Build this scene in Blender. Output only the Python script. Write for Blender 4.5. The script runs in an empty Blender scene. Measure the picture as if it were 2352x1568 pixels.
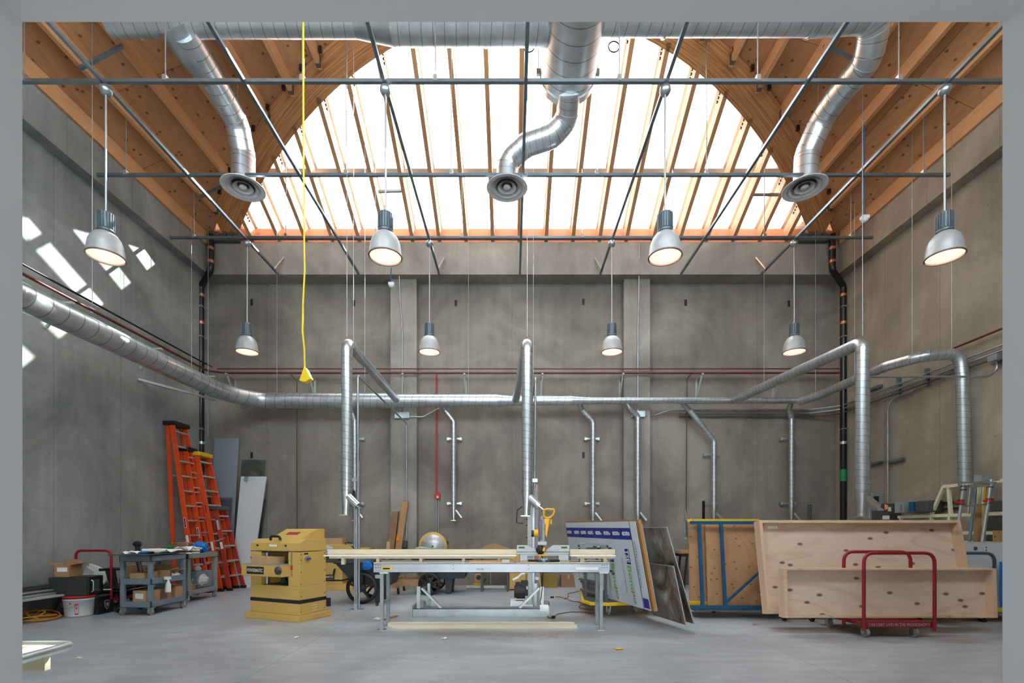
import bpy, math, random
from mathutils import Vector, Matrix
random.seed(7)
S = bpy.context.scene
COL = S.collection
PI = math.pi
# ------------------------------------------------------------------ camera
F = 17.0 / 36.0 * 2352.0          # focal length in pixels
CH = 1.22                         # camera height
cam_d = bpy.data.cameras.new('camera'); cam = bpy.data.objects.new('camera', cam_d); COL.objects.link(cam)
cam_d.lens = 17.0; cam_d.sensor_width = 36.0; cam_d.sensor_fit = 'HORIZONTAL'
cam_d.shift_y = (1218 - 784) / 2352.0
cam_d.clip_start = 0.05; cam_d.clip_end = 200
cam.location = (0, 0, CH); cam.rotation_euler = (PI / 2, 0, 0)
S.camera = cam
# ------------------------------------------------------------------ world, sun, exposure
W = bpy.data.worlds.new('World'); S.world = W; W.use_nodes = True
bgn = W.node_tree.nodes['Background']; bgn.inputs[0].default_value = (0.90, 0.95, 1.0, 1); bgn.inputs[1].default_value = 8.0
sun_d = bpy.data.lights.new('sun', 'SUN'); sun_d.energy = 22.0; sun_d.angle = math.radians(0.53); sun_d.color = (1.0, 0.96, 0.9)
sun = bpy.data.objects.new('sun', sun_d); COL.objects.link(sun)
sun.rotation_euler = Vector((-1.0, -1.0, -1.12)).to_track_quat('-Z', 'Y').to_euler()
S.view_settings.view_transform = 'Standard'; S.view_settings.look = 'None'
S.view_settings.exposure = 0.2; S.view_settings.gamma = 1.0; S.view_settings.use_curve_mapping = False

# ------------------------------------------------------------------ pixel <-> place
def PX(px, d): return (px - 1176.0) / F * d
def PZ(py, d): return CH + (1218.0 - py) / F * d
def P(px, py, d): return Vector((PX(px, d), d, PZ(py, d)))
def DF(py): return F * CH / (py - 1218.0)
def G(px, py):                     # a point of the floor
    d = DF(py); return Vector((PX(px, d), d, 0))

# ------------------------------------------------------------------ materials
def lin(c):
    def f(v):
        v /= 255.0
        return v / 12.92 if v <= 0.04045 else ((v + 0.055) / 1.055) ** 2.4
    return (f(c[0]), f(c[1]), f(c[2]), 1)
MATS = {}
def newmat(name):
    m = bpy.data.materials.new(name); m.use_nodes = True
    nt = m.node_tree; b = nt.nodes['Principled BSDF']
    return m, nt, b
def node(nt, t, **kw):
    n = nt.nodes.new(t)
    for k, v in kw.items(): setattr(n, k, v)
    return n
def ramp(nt, fac, stops):
    r = node(nt, 'ShaderNodeValToRGB'); e = r.color_ramp.elements
    e[0].position, e[0].color = stops[0][0], stops[0][1]
    e[1].position, e[1].color = stops[1][0], stops[1][1]
    for p, c in stops[2:]:
        x = e.new(p); x.color = c
    nt.links.new(fac, r.inputs[0]); return r.outputs[0]
def mapping(nt, scale, src='Object', rot=(0, 0, 0)):
    tc = node(nt, 'ShaderNodeTexCoord'); mp = node(nt, 'ShaderNodeMapping')
    mp.inputs['Scale'].default_value = scale; mp.inputs['Rotation'].default_value = rot
    nt.links.new(tc.outputs[src], mp.inputs[0]); return mp.outputs[0]
def noise(nt, vec, scale, detail=4, rough=0.55, dist=0.0):
    n = node(nt, 'ShaderNodeTexNoise'); n.inputs['Scale'].default_value = scale
    n.inputs['Detail'].default_value = detail; n.inputs['Roughness'].default_value = rough; n.inputs['Distortion'].default_value = dist
    nt.links.new(vec, n.inputs['Vector']); return n.outputs['Fac']
def mixc(nt, fac, a, b, mode='MIX'):
    n = node(nt, 'ShaderNodeMix'); n.data_type = 'RGBA'; n.blend_type = mode
    if isinstance(fac, (int, float)): n.inputs[0].default_value = fac
    else: nt.links.new(fac, n.inputs[0])
    for i, v in ((6, a), (7, b)):
        if isinstance(v, tuple): n.inputs[i].default_value = v
        else: nt.links.new(v, n.inputs[i])
    return n.outputs[2]
def mth(nt, op, a, b=None, c=None):
    n = node(nt, 'ShaderNodeMath', operation=op)
    for i, v in enumerate((a, b, c)):
        if v is None: continue
        if isinstance(v, (int, float)): n.inputs[i].default_value = v
        else: nt.links.new(v, n.inputs[i])
    return n.outputs[0]
def bump(nt, b, h, strength=0.2, dist=0.01):
    n = node(nt, 'ShaderNodeBump'); n.inputs['Strength'].default_value = strength; n.inputs['Distance'].default_value = dist
    nt.links.new(h, n.inputs['Height']); nt.links.new(n.outputs[0], b.inputs['Normal'])

def plain(name, rgb, rough=0.55, metal=0.0, var=0.10, scale=14, spec=0.5, coat=0.0):
    """painted, plastic, paper or metal surface with slight uneven colour"""
    if name in MATS: return MATS[name]
    m, nt, b = newmat(name); c = lin(rgb)
    f = noise(nt, mapping(nt, (1, 1, 1)), scale, 5)
    lo = tuple(v * (1 - var) for v in c[:3]) + (1,); hi = tuple(min(1, v * (1 + var)) for v in c[:3]) + (1,)
    nt.links.new(ramp(nt, f, [(0.3, lo), (0.7, hi)]), b.inputs['Base Color'])
    b.inputs['Roughness'].default_value = rough; b.inputs['Metallic'].default_value = metal
    b.inputs['Specular IOR Level'].default_value = spec; b.inputs['Coat Weight'].default_value = coat
    MATS[name] = m; return m
def concrete(name, dark, mid, light, warm=None, jx=None, axis=0):
    m, nt, b = newmat(name)
    v = mapping(nt, (1, 1, 1)); vs = mapping(nt, (2.6, 2.6, 0.22)); 
    big = noise(nt, v, 0.55, 6, 0.62, 0.6); st = noise(nt, vs, 2.2, 5, 0.6); sm = noise(nt, v, 26, 4, 0.7)
    a = mth(nt, 'ADD', mth(nt, 'MULTIPLY', big, 0.82), mth(nt, 'MULTIPLY', st, 0.18))
    c = ramp(nt, a, [(0.36, lin(dark)), (0.62, lin(light)), (0.5, lin(mid))])
    c = mixc(nt, 0.12, c, ramp(nt, sm, [(0.3, (0.4, 0.4, 0.4, 1)), (0.7, (1, 1, 1, 1))]), 'MULTIPLY')
    # light lime runs and small pits
    runs = noise(nt, mapping(nt, (7, 7, 0.12)), 2.0, 3, 0.5)
    c = mixc(nt, ramp(nt, runs, [(0.62, (0, 0, 0, 1)), (0.85, (0.10, 0.10, 0.10, 1))]), c, lin((light[0] + 26, light[1] + 26, light[2] + 24)))
    vo = node(nt, 'ShaderNodeTexVoronoi'); vo.inputs['Scale'].default_value = 3.4; nt.links.new(v, vo.inputs['Vector'])
    pit = ramp(nt, vo.outputs['Distance'], [(0.028, (1, 1, 1, 1)), (0.05, (0, 0, 0, 1))])
    c = mixc(nt, mth(nt, 'MULTIPLY', pit, 0.55), c, lin((62, 60, 55)))
    if jx:                                    # formwork joints
        tc = node(nt, 'ShaderNodeTexCoord'); sp = node(nt, 'ShaderNodeSeparateXYZ'); nt.links.new(tc.outputs['Object'], sp.inputs[0])
        q = mth(nt, 'PINGPONG', mth(nt, 'ADD', sp.outputs[axis], jx[1]), jx[0] / 2)
        ln = mth(nt, 'LESS_THAN', q, 0.008)
        qz = mth(nt, 'PINGPONG', mth(nt, 'ADD', sp.outputs[2], jx[3]), jx[2] / 2)
        lz = mth(nt, 'MULTIPLY', mth(nt, 'LESS_THAN', qz, 0.007), 0.45)
        c = mixc(nt, mth(nt, 'MULTIPLY', mth(nt, 'MAXIMUM', ln, lz), 0.26), c, lin((66, 64, 58)))
    nt.links.new(c, b.inputs['Base Color']); b.inputs['Roughness'].default_value = 0.82
    bump(nt, b, mth(nt, 'ADD', sm, mth(nt, 'MULTIPLY', pit, -0.6)), 0.25, 0.01)
    MATS[name] = m; return m
def wood(name, light, dark, stretch=(1, 1, 1), scale=3.0, knots=0.5, rough=0.62, kn=(0.9, 0.9, 0.9), ring=2.2, kax='XZ', gm=.34):
    if name in MATS: return MATS[name]
    m, nt, b = newmat(name)
    v = mapping(nt, stretch); n1 = noise(nt, v, scale * 0.35, 3, 0.5, 0.5)
    g = mth(nt, 'FRACT', mth(nt, 'MULTIPLY', n1, ring * 6))
    g2 = mth(nt, 'PINGPONG', g, 0.5)
    c = ramp(nt, g2, [(0.0, lin(dark)), (0.22, lin(light))])
    base = ramp(nt, noise(nt, mapping(nt, (1, 1, 1)), 0.9, 3), [(0.3, lin(tuple(0.86 * q for q in light))), (0.7, lin(light))])
    c = mixc(nt, gm, base, c)
    fine = noise(nt, mapping(nt, tuple(s * 9 for s in stretch)), scale, 3, 0.6)
    c = mixc(nt, 0.22, c, ramp(nt, fine, [(0.3, lin(dark)), (0.65, lin(light))]))
    if knots:
        vo = node(nt, 'ShaderNodeTexVoronoi', voronoi_dimensions='2D'); vo.inputs['Scale'].default_value = 1.0; vo.inputs['Randomness'].default_value = 1
        sp = node(nt, 'ShaderNodeSeparateXYZ'); cb = node(nt, 'ShaderNodeCombineXYZ'); nt.links.new(mapping(nt, tuple(s * 2.6 for s in kn)), sp.inputs[0])
        for q_, ax_ in enumerate(kax): nt.links.new(sp.outputs[ax_], cb.inputs[q_])
        nt.links.new(cb.outputs[0], vo.inputs['Vector'])
        k = ramp(nt, vo.outputs['Distance'], [(0.05, (1, 1, 1, 1)), (0.10, (0, 0, 0, 1))])
        c = mixc(nt, mth(nt, 'MULTIPLY', k, knots), c, lin((96, 54, 30)))
    nt.links.new(c, b.inputs['Base Color']); b.inputs['Roughness'].default_value = rough
    MATS[name] = m; return m
def add_sheets(m, sx, sy, amt=.12):
    nt = m.node_tree; b = nt.nodes['Principled BSDF']; src = b.inputs['Base Color'].links[0].from_socket
    tc = node(nt, 'ShaderNodeTexCoord'); br = node(nt, 'ShaderNodeTexBrick'); mp = node(nt, 'ShaderNodeMapping'); mp.inputs['Rotation'].default_value = (0, 0, PI / 2)
    nt.links.new(tc.outputs['Object'], mp.inputs[0]); nt.links.new(mp.outputs[0], br.inputs['Vector'])
    br.inputs['Color1'].default_value = (.72, .66, .6, 1); br.inputs['Color2'].default_value = (1, 1, .96, 1); br.inputs['Mortar'].default_value = (.35, .25, .2, 1)
    br.inputs['Scale'].default_value = 1; br.inputs['Mortar Size'].default_value = .006; br.inputs['Brick Width'].default_value = sx; br.inputs['Row Height'].default_value = sy
    nt.links.new(mixc(nt, .8, src, br.outputs['Color'], 'MULTIPLY'), b.inputs['Base Color'])
def duct_mat(name, pitch=0.14, tint=(214, 220, 224), rough=0.34):
    m, nt, b = newmat(name)
    uv = node(nt, 'ShaderNodeUVMap'); uv.uv_map = 'UVMap'; sp = node(nt, 'ShaderNodeSeparateXYZ'); nt.links.new(uv.outputs[0], sp.inputs[0])
    t = mth(nt, 'ADD', mth(nt, 'DIVIDE', sp.outputs[0], pitch), sp.outputs[1])
    q = mth(nt, 'PINGPONG', t, 0.5)
    line = mth(nt, 'LESS_THAN', q, 0.035)
    n = noise(nt, mapping(nt, (1, 1, 1)), 5, 4); n2 = noise(nt, mapping(nt, (1, 1, 1)), 60, 3)
    c = ramp(nt, n, [(0.3, lin(tuple(0.88 * x for x in tint))), (0.7, lin(tint))])
    c = mixc(nt, mth(nt, 'MULTIPLY', line, 0.6), c, lin((84, 88, 92)))
    nt.links.new(c, b.inputs['Base Color']); b.inputs['Metallic'].default_value = 0.86
    nt.links.new(ramp(nt, n2, [(0.3, (rough - .06,) * 3 + (1,)), (0.7, (rough + .1,) * 3 + (1,))]), b.inputs['Roughness'])
    bump(nt, b, n, 0.12, 0.006)
    MATS[name] = m; return m
def emis(name, rgb, strength):
    m, nt, b = newmat(name)
    n = noise(nt, mapping(nt, (1, 1, 1)), 8, 2); c = lin(rgb)
    nt.links.new(ramp(nt, n, [(0.2, tuple(v * .93 for v in c[:3]) + (1,)), (0.8, c)]), b.inputs['Emission Color'])
    b.inputs['Base Color'].default_value = c; b.inputs['Emission Strength'].default_value = strength
    MATS[name] = m; return m

CONC_B = concrete('concrete_back', (116, 109, 101), (140, 132, 122), (160, 152, 142), jx=(5.5, .0, 6.0, .6), axis=0)
CONC_L = concrete('concrete_left', (120, 124, 122), (146, 149, 146), (168, 171, 167), jx=(1.22, .2, 2.44, .9), axis=1)
CONC_R = concrete('concrete_right', (132, 122, 108), (156, 145, 129), (174, 163, 146), jx=(1.22, .35, 2.44, .9), axis=1)
CONC_T = concrete('concrete_beam', (126, 121, 114), (152, 146, 138), (172, 165, 157))
GALV = duct_mat('galvanised_duct', 0.15)
GALVB = duct_mat('galvanised_duct_large', 0.22)
GALVS = duct_mat('galvanised_duct_small', 0.10, (210, 216, 220))
GAL = plain('galvanised_steel', (176, 184, 188), 0.38, 0.85, 0.14, 9)
GALP = plain('galvanised_bright', (206, 212, 214), 0.28, 0.9, 0.1, 12)
STRUT = plain('strut_steel', (128, 142, 150), 0.36, 0.8, 0.12, 6)
ALU = plain('brushed_aluminium', (190, 194, 194), 0.42, 0.55, 0.08, 7)
GREYP = plain('grey_paint', (150, 158, 162), 0.5, 0.1)
STEELG = plain('pale_grey_steel', (186, 190, 184), 0.45, 0.1)
WHITE = plain('white_paint', (220, 222, 220), 0.6)
DIFFW = plain('diffuser_white', (228, 229, 232), 0.5)
JAMB = plain('jamb_paint', (186, 189, 189), 0.7, 0, 0.02, 2)
YEL = plain('mustard_enamel', (214, 176, 96), 0.42, 0, 0.04, 3)
YEL2 = plain('bright_yellow', (232, 192, 40), 0.5, 0, 0.08)
SAWY = plain('saw_yellow', (240, 178, 20), 0.4, 0, 0.06)
BLK = plain('black_plastic', (30, 31, 33), 0.5, 0, 0.15)
BLKP = plain('black_pipe', (24, 25, 28), 0.32, 0, 0.1)
CHAR = plain('charcoal_plastic', (56, 60, 64), 0.55, 0, 0.1)
DKGR = plain('dark_grey', (84, 86, 84), 0.55, 0.2)
MWB = plain('appliance_black', (52, 54, 55), 0.38, 0.1, 0.15)
REDP = plain('red_enamel', (150, 28, 44), 0.38, 0, 0.12)
REDPIPE = plain('red_pipe', (106, 40, 36), 0.45, 0, 0.2)
RUST = plain('rusty_brown', (98, 72, 58), 0.6, 0, 0.2)
REDB = plain('bright_red', (196, 34, 44), 0.45)
COPPER = plain('copper_coupling', (196, 140, 104), 0.3, 0.8)
ORG = plain('orange_fibreglass', (226, 78, 30), 0.42, 0, 0.08, 6)
ORGD = plain('orange_red_fibreglass', (176, 58, 38), 0.5, 0, 0.12, 6)
BLUE = plain('blue_enamel', (16, 82, 122), 0.4, 0, 0.1)
BLUEB = plain('blue_plastic', (20, 120, 205), 0.4, 0, 0.2)
CARD = plain('cardboard', (176, 136, 96), 0.8, 0, 0.08, 5)
CARDL = plain('cardboard_light', (200, 162, 120), 0.8, 0, 0.08, 5)
CARDD = plain('cardboard_dark', (146, 112, 82), 0.8, 0, 0.1, 5)
OLIVE = plain('olive_board', (140, 118, 50), 0.7, 0, 0.1)
PAPER = plain('white_paper', (242, 242, 240), 0.7, 0, 0.04)
PAPG = plain('grey_newsprint', (196, 196, 192), 0.8, 0, 0.22, 26)
CARTG = plain('cart_blue_grey', (118, 130, 142), 0.6, 0, 0.14, 6)
CARTT = plain('cart_tan_grey', (142, 142, 136), 0.65, 0, 0.14, 6)
SHEETB = plain('blue_grey_sheet', (142, 150, 162), 0.5, 0, 0.04, 2)
SHEETW = plain('white_sheet', (214, 216, 222), 0.5, 0, 0.03, 2)
BUCK = plain('bucket_white', (222, 230, 228), 0.45, 0, 0.03)
CREAM = plain('cream_steel', (222, 218, 186), 0.5, 0, 0.06)
CORD_Y = plain('yellow_cord', (236, 204, 30), 0.4)
CORD_O = plain('ochre_cord', (190, 130, 44), 0.5, 0, 0.2)
CORD_R = plain('dark_red_cord', (128, 34, 44), 0.5)
ORANGE = plain('orange_label', (250, 140, 30), 0.6)
GREEN = plain('green_band', (30, 140, 80), 0.5)
GREENL = plain('green_print', (104, 190, 60), 0.5, 0, 0.02)
NAVY = plain('navy_print', (26, 50, 138), 0.45, 0, 0.02)
CHROME = plain('chrome', (204, 208, 212), 0.3, .8, 0.05)
RUB = plain('rubber', (44, 44, 44), 0.75)
RUBG = plain('grey_rubber', (140, 138, 130), 0.7)
SAWDUST = plain('sawdust', (204, 172, 134), 0.95, 0, 0.15, 60)
FENCEG = plain('saw_cast_grey', (172, 176, 176), 0.45, 0.3, 0.08)
CORR = plain('coroplast', (206, 210, 216), 0.45, 0, 0.03, 2)
PINKG = plain('pinkish_grey_pipe', (178, 170, 168), 0.5)
PLYC = wood('plywood_ceiling', (210, 154, 108), (174, 112, 72), (1.0, 0.25, 1.0), 3.2, 0.8, 0.66, (1.5, 1.3, 0.5), kax='XY')
add_sheets(PLYC, 2.44, 1.22)
JOIST = wood('joist_fir', (222, 168, 118), (186, 128, 84), (6, 0.5, 6), 3.0, 0.0)
GLU = wood('glulam', (210, 142, 88), (160, 100, 56), (3.0, 3.0, 9.0), 2.0, 0.0, 0.5)
RAFT = wood('rafter_fir', (206, 152, 106), (166, 110, 70), (8, 0.6, 0.6), 3.0, 0.0)
HEAD = wood('header_fir', (222, 148, 104), (190, 112, 74), (0.4, 6, 6), 3.0, 0.25)
PINE = wood('pale_pine', (228, 216, 190), (208, 188, 154), (0.5, 8, 8), 3.0, 0.0, 0.6)
PLYP = wood('plywood_pale', (240, 214, 190), (212, 178, 150), (0.45, 1, 1.5), 2.6, 0.85, 0.6, (0.85, 0.6, 1.6), 1.5, gm=.5)
PLYF = wood('plywood_frame', (238, 204, 172), (208, 164, 126), (0.8, 5, 5), 2.5, 0.3, 0.6)
PLYT = wood('plywood_tan', (190, 146, 104), (158, 112, 74), (1, 1, 0.5), 2.6, 0.7, 0.6, (1.6, 1.0, 2.6))
MDF = plain('mdf_edge', (176, 128, 76), 0.7, 0, 0.08)

def floor_mat():
    m, nt, b = newmat('polished_floor')
    v = mapping(nt, (1, 1, 1)); big = noise(nt, v, 0.5, 6, 0.6, 1.0); st = noise(nt, mapping(nt, (0.7, 3.0, 1)), 3.0, 5, 0.65); sm = noise(nt, v, 30, 3)
    a = mth(nt, 'ADD', mth(nt, 'MULTIPLY', big, 0.55), mth(nt, 'MULTIPLY', st, 0.45))
    c = ramp(nt, a, [(0.36, lin((150, 153, 157))), (0.62, lin((194, 197, 202))), (0.5, lin((174, 177, 182)))])
    stain = ramp(nt, noise(nt, mapping(nt, (0.5, 0.9, 1)), 1.3, 4), [(0.58, (0, 0, 0, 1)), (0.72, (0.55, 0.55, 0.55, 1))])
    c = mixc(nt, stain, c, lin((152, 138, 126)))
    sc = ramp(nt, noise(nt, mapping(nt, (1.2, 14, 1), rot=(0, 0, 0.35)), 3.5, 3), [(0.68, (0, 0, 0, 1)), (0.74, (0.3, 0.3, 0.3, 1))])
    c = mixc(nt, sc, c, lin((176, 178, 178)))
    tc = node(nt, 'ShaderNodeTexCoord'); sp = node(nt, 'ShaderNodeSeparateXYZ'); nt.links.new(tc.outputs['Object'], sp.inputs[0])
    cuts = None
    for ax, pos in ((0, -2.2), (0, 2.73), (1, 6.05)):
        q = mth(nt, 'LESS_THAN', mth(nt, 'ABSOLUTE', mth(nt, 'SUBTRACT', sp.outputs[ax], pos)), 0.004)
        cuts = q if cuts is None else mth(nt, 'MAXIMUM', cuts, q)
    c = mixc(nt, mth(nt, 'MULTIPLY', cuts, 0.5), c, lin((70, 70, 70)))
    nt.links.new(c, b.inputs['Base Color'])
    nt.links.new(ramp(nt, mth(nt, 'ADD', mth(nt, 'MULTIPLY', st, .7), mth(nt, 'MULTIPLY', sm, .3)), [(0.3, (0.28,) * 3 + (1,)), (0.7, (0.48,) * 3 + (1,))]), b.inputs['Roughness'])
    b.inputs['Specular IOR Level'].default_value = 0.45
    bump(nt, b, st, 0.05, 0.01)
    MATS['floor'] = m; return m
FLOOR = floor_mat()
def glass_mat(name, tint=(0.93, 0.97, 0.98, 1), gl=0.08):
    m = bpy.data.materials.new(name); m.use_nodes = True; nt = m.node_tree
    for n in list(nt.nodes): nt.nodes.remove(n)
    o = node(nt, 'ShaderNodeOutputMaterial'); mx = node(nt, 'ShaderNodeMixShader'); t = node(nt, 'ShaderNodeBsdfTransparent'); g = node(nt, 'ShaderNodeBsdfGlossy')
    n = noise(nt, mapping(nt, (1, 1, 1)), 1.5, 2)
    nt.links.new(ramp(nt, n, [(0.2, tuple(.97 * x for x in tint[:3]) + (1,)), (0.8, tint)]), t.inputs[0])
    g.inputs['Roughness'].default_value = 0.08; mx.inputs[0].default_value = gl
    nt.links.new(t.outputs[0], mx.inputs[1]); nt.links.new(g.outputs[0], mx.inputs[2]); nt.links.new(mx.outputs[0], o.inputs[0])
    MATS[name] = m; return m
GLASS = glass_mat('skylight_glass'); GLASSG = glass_mat('green_glass', (0.74, 0.84, 0.84, 1), 0.12); POLY = glass_mat('clear_sheet', (0.84, 0.84, 0.88, 1), 0.15)
def print_mat():
    m, nt, b = newmat('abstract_print')
    a = noise(nt, mapping(nt, (1.0, 1.0, 0.8)), 2.6, 9, 0.68, .5); h = noise(nt, mapping(nt, (1, 1, 0.6)), 1.1, 3, 0.5, 0.4)
    c = ramp(nt, a, [(0.36, lin((48, 45, 43))), (0.70, lin((190, 186, 178))), (0.52, lin((120, 110, 98))), (0.44, lin((92, 76, 62)))])
    c = mixc(nt, ramp(nt, h, [(0.45, (0, 0, 0, 1)), (0.55, (0.8, 0.8, 0.8, 1))]), c, lin((138, 138, 136)))
    nt.links.new(c, b.inputs['Base Color']); b.inputs['Roughness'].default_value = 0.32
    return m
PRINT = print_mat()

# ------------------------------------------------------------------ mesh building
def frames(pts):
    T = []
    n = len(pts)
    for i in range(n):
        a = pts[max(0, i - 1)]; b = pts[min(n - 1, i + 1)]
        t = (b - a)
        T.append(t.normalized() if t.length > 1e-9 else Vector((0, 0, 1)))
    up = Vector((0, 0, 1)) if abs(T[0].z) < 0.9 else Vector((0, 1, 0))
    N = [(up - T[0] * up.dot(T[0])).normalized()]
    for i in range(1, n):
        v = N[-1] - T[i] * N[-1].dot(T[i])
        N.append(v.normalized() if v.length > 1e-6 else N[-1])
    return T, N
def V(*a): return Vector(a)
def fillet(pts, r, n=6):
    out = [Vector(pts[0])]
    for i in range(1, len(pts) - 1):
        p = Vector(pts[i]); a = Vector(pts[i - 1]) - p; b = Vector(pts[i + 1]) - p
        la, lb = a.length, b.length; a.normalize(); b.normalize()
        ang = a.angle(b); k = min(r / math.tan(ang / 2) if ang > 1e-3 else 0, la * .48, lb * .48)
        p0 = p + a * k; p1 = p + b * k
        for j in range(n + 1):
            t = j / n; out.append((1 - t) ** 2 * p0 + 2 * t * (1 - t) * p + t * t * p1)
    out.append(Vector(pts[-1])); return out
WM = {}                            # world matrices of things and their parts
class MB:
    def __init__(s): s.v = []; s.f = []; s.uv = []; s.sm = []
    def _add(s, vs, fs, smooth=False, uvs=None):
        o = len(s.v); s.v += [Vector(p) for p in vs]
        for i, f in enumerate(fs):
            s.f.append([o + k for k in f]); s.sm.append(smooth)
            s.uv.append(uvs[i] if uvs else [(0.5, 0.07)] * len(f))
        return s
    def hexa(s, c):
        return s._add(c, [(0, 3, 2, 1), (4, 5, 6, 7), (0, 1, 5, 4), (1, 2, 6, 5), (2, 3, 7, 6), (3, 0, 4, 7)])
    def box(s, x0, x1, y0, y1, z0, z1):
        return s.hexa([(x0, y0, z0), (x1, y0, z0), (x1, y1, z0), (x0, y1, z0), (x0, y0, z1), (x1, y0, z1), (x1, y1, z1), (x0, y1, z1)])
    def cbox(s, c, sz, rz=0.0, rx=0.0, ry=0.0):
        M = Matrix.Translation(Vector(c)) @ Matrix.Rotation(rz, 4, 'Z') @ Matrix.Rotation(ry, 4, 'Y') @ Matrix.Rotation(rx, 4, 'X')
        a, b, d = (q / 2 for q in sz)
        return s.hexa([M @ Vector(p) for p in ((-a, -b, -d), (a, -b, -d), (a, b, -d), (-a, b, -d), (-a, -b, d), (a, -b, d), (a, b, d), (-a, b, d))])
    def beam(s, p0, p1, w, h, up=(0, 0, 1)):
        p0 = Vector(p0); p1 = Vector(p1); t = (p1 - p0).normalized(); up = Vector(up)
        if abs(t.dot(up)) > .99: up = Vector((0, 1, 0))
        sd = t.cross(up).normalized() * (w / 2); u = sd.cross(t).normalized() * (h / 2)
        return s.hexa([p0 - sd - u, p0 + sd - u, p1 + sd - u, p1 - sd - u, p0 - sd + u, p0 + sd + u, p1 + sd + u, p1 - sd + u])
    def tube(s, pts, r, seg=12, caps=True, smooth=True):
        pts = [Vector(p) for p in pts]; n = len(pts); T, N = frames(pts)
        R = r if isinstance(r, (list, tuple)) else [r] * n
        o = len(s.v); L = 0; Ls = []
        for i in range(n):
            if i: L += (pts[i] - pts[i - 1]).length
            Ls.append(L); B = T[i].cross(N[i])
            for k in range(seg):
                a = 2 * PI * k / seg; s.v.append(pts[i] + (N[i] * math.cos(a) + B * math.sin(a)) * R[i])
        for i in range(n - 1):
            for k in range(seg):
                k2 = (k + 1) % seg
                s.f.append([o + i * seg + k, o + i * seg + k2, o + (i + 1) * seg + k2, o + (i + 1) * seg + k]); s.sm.append(smooth)
                s.uv.append([(Ls[i], k / seg), (Ls[i], (k + 1) / seg), (Ls[i + 1], (k + 1) / seg), (Ls[i + 1], k / seg)])
        if caps:
            q = len(s.v); s.v += [s.v[o + k].copy() for k in range(seg)] + [s.v[o + (n - 1) * seg + k].copy() for k in range(seg)]
            s.f.append([q + k for k in range(seg)][::-1]); s.f.append([q + seg + k for k in range(seg)])
            s.sm += [False, False]; s.uv += [[(0.5, 0.07)] * seg] * 2
        return s
    def cyl(s, p0, p1, r, seg=14, r1=None):
        return s.tube([p0, p1], [r, r if r1 is None else r1], seg)
    def lathe(s, prof, c=(0, 0, 0), seg=24, axis='Z', caps=True):
        c = Vector(c); o = len(s.v); n = len(prof)
        for r, h in prof:
            for k in range(seg):
                a = 2 * PI * k / seg; x, y = r * math.cos(a), r * math.sin(a)
                s.v.append(c + (Vector((x, y, h)) if axis == 'Z' else Vector((x, h, y)) if axis == 'Y' else Vector((h, x, y))))
        for i in range(n - 1):
            for k in range(seg):
                k2 = (k + 1) % seg; s.f.append([o + i * seg + k, o + i * seg + k2, o + (i + 1) * seg + k2, o + (i + 1) * seg + k])
                s.sm.append(True); s.uv.append([(.5, .07)] * 4)
        if caps:
            for i in (0, n - 1):
                if prof[i][0] > 1e-5: q = len(s.v); s.v += [s.v[o + i * seg + k].copy() for k in range(seg)]; s.f.append([q + k for k in range(seg)]); s.sm.append(False); s.uv.append([(.5, .07)] * seg)
        return s
    def prism(s, poly, vec):
        poly = [Vector(p) for p in poly]; vec = Vector(vec); n = len(poly); o = len(s.v)
        s.v += poly + [p + vec for p in poly]
        s.f += [[o + i for i in range(n)][::-1], [o + n + i for i in range(n)]]; s.sm += [False] * 2; s.uv += [[(.5, .07)] * n] * 2
        for i in range(n):
            j = (i + 1) % n; s.f.append([o + i, o + j, o + n + j, o + n + i]); s.sm.append(False); s.uv.append([(.5, .07)] * 4)
        return s
    def quad(s, a, b, c, d): return s._add([a, b, c, d], [(0, 1, 2, 3)])
    def blob(s, c, sz, seed=0, rough=0.25, nu=12, nv=7):
        rn = random.Random(seed); c = Vector(c); o = len(s.v)
        for j in range(nv + 1):
            for i in range(nu):
                th = PI * j / nv; ph = 2 * PI * i / nu; k = 1 + rn.uniform(-rough, rough) * (0 < j < nv)
                s.v.append(c + Vector((sz[0] * math.sin(th) * math.cos(ph), sz[1] * math.sin(th) * math.sin(ph), sz[2] * math.cos(th))) * k)
        for j in range(nv):
            for i in range(nu):
                i2 = (i + 1) % nu; s.f.append([o + j * nu + i, o + j * nu + i2, o + (j + 1) * nu + i2, o + (j + 1) * nu + i]); s.sm.append(False); s.uv.append([(.5, .07)] * 4)
        return s
    def crumple(s, c, w, l, h, rz=0, n=9, seed=0):
        """a crumpled sheet with thickness lying round c"""
        rn = random.Random(seed); M = Matrix.Translation(Vector(c)) @ Matrix.Rotation(rz, 4, 'Z'); o = len(s.v); H = [[rn.uniform(0, h) for _ in range(n)] for _ in range(n)]
        for dz in (0.0, 0.003):
            for j in range(n):
                for i in range(n): s.v.append(M @ Vector(((i / (n - 1) - .5) * w, (j / (n - 1) - .5) * l, H[j][i] + dz)))
        for j in range(n - 1):
            for i in range(n - 1):
                a = o + j * n + i; q = [a, a + 1, a + n + 1, a + n]
                s.f += [q[::-1], [k + n * n for k in q]]; s.sm += [False] * 2; s.uv += [[(.5, .07)] * 4] * 2
        return s
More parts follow.
